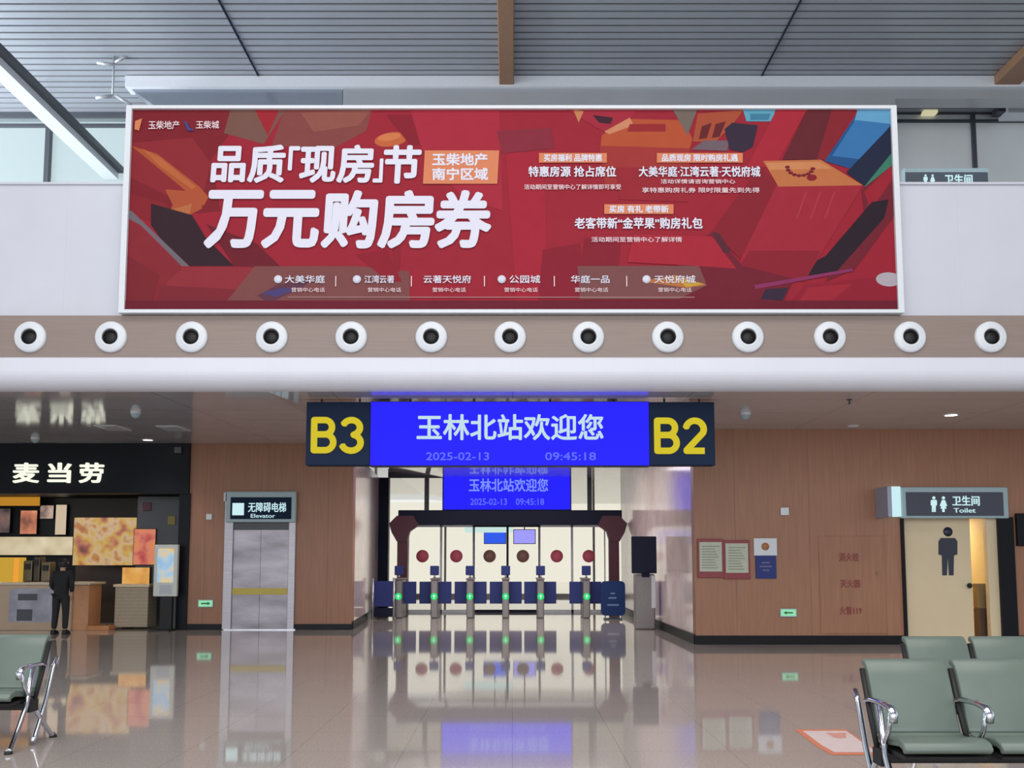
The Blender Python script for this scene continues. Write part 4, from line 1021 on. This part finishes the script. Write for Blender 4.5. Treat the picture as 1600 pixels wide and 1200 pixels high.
# ------------------------------------------------------------------ customer at the counter
def skin_mesh(name, m, parent, pts, edges, rad, sub=2):
    me = bpy.data.meshes.new(name); me.from_pydata(pts, edges, []); me.materials.append(m)
    o = bpy.data.objects.new(name, me); C.objects.link(o)
    md = o.modifiers.new('skin', 'SKIN'); md.use_smooth_shade = True
    for i, r in enumerate(rad):
        r = r if isinstance(r, tuple) else (r, r); me.skin_vertices[0].data[i].radius = r
    me.skin_vertices[0].data[0].use_root = True
    s = o.modifiers.new('sub', 'SUBSURF'); s.levels = sub; s.render_levels = sub
    adopt(o, parent); return o
def person():
    DPn = dz(991, 0.0)
    px, py = xpx(93, 991, DPn), DPn
    top = zpx(873, DPn); s = top/1.70
    root = thing('person', (px, py, 0), 'person in black jacket and trousers standing at the shop counter', 'person')
    def L(p): return (px+p[0]*s, py+p[1]*s, p[2]*s)
    J = {'pel': (0, 0, .90), 'wai': (0, .0, 1.06), 'che': (0, .02, 1.26), 'nek': (0, .03, 1.44), 'hed': (0, .05, 1.52), 'crn': (0, .06, 1.60)}
    names = list(J); P_ = [L(J[n]) for n in names]; E_ = [(0,1),(1,2),(2,3),(3,4),(4,5)]
    R_ = [(.085*s,.07*s), (.10*s,.075*s), (.15*s,.10*s), .052*s, (.078*s,.09*s), (.07*s,.085*s)]
    def chain(root_i, pts, rs):
        i = root_i
        for p, r in zip(pts, rs):
            P_.append(L(p)); R_.append(r*s if not isinstance(r, tuple) else (r[0]*s, r[1]*s)); E_.append((i, len(P_)-1)); i = len(P_)-1
        return i
    for d in (-1, 1):
        chain(0, [(d*.10, 0, .84), (d*.115, .01, .48), (d*.125, -.02, .10), (d*.13, .10, .04)], [.07, .055, .04, .035])
        e = chain(2, [(d*.17, .02, 1.36), (d*.22, .0, 1.10)] , [.055, .042])
        h = chain(e, [(d*.20, .14 if d < 0 else .06, .92 if d > 0 else .98), (d*.195, .17 if d < 0 else .07, .85 if d > 0 else .95)], [.03, .03])
        fx, fy, fz = (d*.195, .17 if d < 0 else .07, .85 if d > 0 else .95)
        for k in range(4):
            chain(h, [(fx+d*.0, fy-.03+.02*k, fz-.05), (fx-d*.008, fy-.03+.02*k, fz-.10+.006*abs(k-1.5))], [.009, .007])
        chain(h, [(fx-d*.02, fy+.05, fz-.02), (fx-d*.025, fy+.06, fz-.06)], [.010, .008])
    skin_mesh('body', mat('skin', (190, 146, 120), 0.5, noise=0.03), root, P_, E_, R_)
    # jacket
    P2 = [L(p) for p in ((0, 0, .74), (0, 0, 1.06), (0, .02, 1.28), (0, .03, 1.42), (-.18, .02, 1.37), (.18, .02, 1.37), (-.235, 0, 1.10), (.235, 0, 1.10), (-.21, .13, .99), (.21, .055, .94))]
    skin_mesh('jacket', mat('black_cloth', (26, 27, 32), 0.8, noise=0.12, nscale=20), root, P2, [(0,1),(1,2),(2,3),(2,4),(2,5),(4,6),(5,7),(6,8),(7,9)],
              [(.185*s,.14*s), (.17*s,.13*s), (.19*s,.135*s), .075*s, .078*s, .078*s, .06*s, .06*s, .05*s, .05*s])
    P3 = [L(p) for p in ((0, 0, .98), (-.10, 0, .80), (.10, 0, .80), (-.115, .01, .48), (.115, .01, .48), (-.125, -.02, .10), (.125, -.02, .10))]
    skin_mesh('trousers', mat('charcoal_cloth', (34, 33, 36), 0.8, noise=0.10, nscale=20), root, P3, [(0,1),(0,2),(1,3),(2,4),(3,5),(4,6)],
              [(.165*s,.125*s), .105*s, .105*s, .078*s, .078*s, .062*s, .062*s])
    k = MB(); c = L((0, .055, 1.60)); n = 20
    prof = [(.001, .118), (.05, .108), (.085, .075), (.104, .03), (.108, -.02), (.10, -.07), (.085, -.10)]
    vs = [];
    for r, z in prof:
        for q in range(n):
            a = 2*math.pi*q/n; f = 1.0 if math.sin(a) < 0.25 else 0.72
            vs.append((c[0]+r*s*math.cos(a), c[1]-0.01*s+r*s*1.08*math.sin(a)*f, c[2]+z*s*.95))
    k.add(vs, [(i*n+q, i*n+(q+1) % n, (i+1)*n+(q+1) % n, (i+1)*n+q) for i in range(len(prof)-1) for q in range(n)], 0, True)
    k.build('hair', mat('black_hair', (22, 20, 22), 0.6, noise=0.1), root)
    k = MB()   # face on the far side: nose, ears
    for d in (-1, 1): k.tube([L((d*.085, .05, 1.58)), L((d*.10, .05, 1.60)), L((d*.092, .05, 1.64))], [.012*s, .02*s, .012*s], 8)
    k.tube([L((0, .14, 1.62)), L((0, .165, 1.57)), L((0, .15, 1.555))], [.01*s, .018*s, .012*s], 8)
    k.build('face', MATS['skin'], root)
    for d in (-1, 1):
        k = MB(); k.extr_x([(py-.10*s, 0), (py+.17*s, 0), (py+.18*s, .03*s), (py+.10*s, .07*s), (py, .11*s), (py-.09*s, .09*s)], px+d*.13*s-.045*s, px+d*.13*s+.045*s)
        k.build('shoe', M_rubber, root, bevel=0.01)
person()

# ------------------------------------------------------------------ seating
def bench(x0, ytop, nseat, pitch, label):
    """beam seating facing the viewer; x0: left edge of the first seat, ytop: depth of the backrest top"""
    y0 = ytop - 0.26; xc = x0 + nseat*pitch/2
    root = thing('airport_bench', (xc, y0, 0), label, 'bench', 'sage green waiting benches')
    w = pitch - 0.045
    th = 0.045
    def band(c):                                      # thick band following the curve c of (y, z)
        up, dn = [], []
        for i, (a, z) in enumerate(c):
            p, n_ = c[max(0, i-1)], c[min(len(c)-1, i+1)]; dx, dz_ = n_[0]-p[0], n_[1]-p[1]; L = math.hypot(dx, dz_)
            up.append((y0+a-dz_/L*th/2, z+dx/L*th/2)); dn.append((y0+a+dz_/L*th/2, z-dx/L*th/2))
        return up + dn[::-1]
    seat_c = [(-0.30, .375), (-0.275, .405), (-0.22, .415), (-0.1, .40), (0.0, .385), (0.05, .390), (0.075, .403)]
    back_c = [(0.085, .408), (0.10, .44), (0.125, .50), (0.15, .57), (0.18, .65), (0.21, .72), (0.235, .765), (0.265, .79), (0.30, .79)]
    for i in range(nseat):
        a = x0 + i*pitch
        q = MB(); q.extr_x(band(seat_c), a, a+w, smooth=True); q.build('seat', M_sage, root, bevel=0.012)
        q = MB(); q.extr_x(band(back_c), a, a+w, smooth=True); q.build('backrest', M_sage, root, bevel=0.012)
        q = MB(); q.extr_x([(y0-.29, .352), (y0+.08, .362), (y0+.10, .345), (y0-.27, .33)], a+0.01, a+w-0.01); q.build('seat_pan', M_rubber, root)
    q = MB(); q.box(x0-0.02, x0+nseat*pitch-0.02, y0-0.06, y0+0.03, 0.27, 0.33); q.build('beam', M_rubber, root, bevel=0.01)
    for i in range(nseat+1):
        a = x0 + i*pitch - 0.0225
        q = MB(); pts = [(a, y0+0.16, .585), (a, y0+0.08, .60), (a, y0-0.08, .605), (a, y0-0.19, .595), (a, y0-0.235, .565), (a, y0-0.225, .52)]
        q.tube(pts, 0.016, 10, sx=1.5); q.build('armrest', M_chrome, root)
        q = MB(); q.tube([(a, y0-0.20, .585), (a, y0-0.15, .46), (a, y0-0.02, .31)], 0.014, 10); q.build('arm_support', M_chrome, root)
        q = MB(); q.tube([(a, y0+0.02, .33), (a, y0+0.12, .52), (a, y0+0.225, .76)], 0.016, 10); q.build('back_spine', M_rubber, root)
        if i in (0, nseat):
            q = MB(); q.tube([(a, y0-0.02, .60), (a, y0-0.10, .31), (a, y0-0.30, .025), (a, y0-0.34, .02)], 0.02, 12, sx=0.9); q.build('leg', M_chrome, root)
            q = MB(); q.tube([(a, y0+0.36, .62), (a, y0+0.30, .55), (a, y0+0.20, .31), (a, y0+0.05, .06), (a, y0+0.02, .02)], 0.018, 12); q.build('leg', M_chrome, root)
            q = MB(); q.tube([(a, y0+0.0, .30), (a, y0+0.14, .17), (a, y0+0.32, .025), (a, y0+0.36, .02)], 0.018, 12); q.build('leg', M_chrome, root)
            for yy in (-0.33, 0.35): q = MB(); q.lathe([(0.001, 0), (0.03, 0), (0.026, 0.02), (0.001, 0.022)], (a, y0+yy, 0.0), 'z', n=14); q.build('foot', M_rubber, root)
            q = MB(); q.box(a-0.022, a+0.022, y0-0.075, y0+0.045, 0.255, 0.345); q.build('end_cap', M_rubber, root, bevel=0.006)
bench(xpx(1349, 1035, 5.8), 5.8, 3, 0.522, 'sage green waiting bench with chrome arms, nearest one at lower right')
bench(xpx(1411, 997, 7.5), 7.5, 3, 0.515, 'sage green bench standing behind the nearest one before the restroom')
bench(xpx(80, 994, 7.7)-3*0.522+0.03, 7.7, 3, 0.522, 'sage green waiting bench at the lower left picture edge')

# floor decal
o = MB()
a = [fl(1241, 1140), fl(1322, 1140), fl(1380, 1180), fl(1300, 1180), fl(1278, 1168)]
o.add([(p[0], p[1], 0.002) for p in a], [tuple(range(5))], 0)
a2 = [fl(1254, 1142.5), fl(1322, 1142.5), fl(1370, 1176), fl(1304, 1176), fl(1284, 1165)]
o.add([(p[0], p[1], 0.003) for p in a2], [tuple(range(5))], 1)
d = thing('floor_decal', fl(1310, 1160), 'white floor sticker with an orange border beside the right bench', 'floor sticker')
o.build('sheet', [mat('orange_film', (222, 134, 104), 0.4, noise=0.04), mat('white_film', (226, 208, 206), 0.4, noise=0.05)], d, weld=False)
a = [fl(1290, 1146), fl(1322, 1146), fl(1322, 1154), fl(1306, 1154)]
o = MB(); o.add([(p[0], p[1], 0.004) for p in a], [(0, 1, 2, 3)]); o.build('print', mat('pink_film', (222, 160, 146), 0.4, noise=0.05), d)
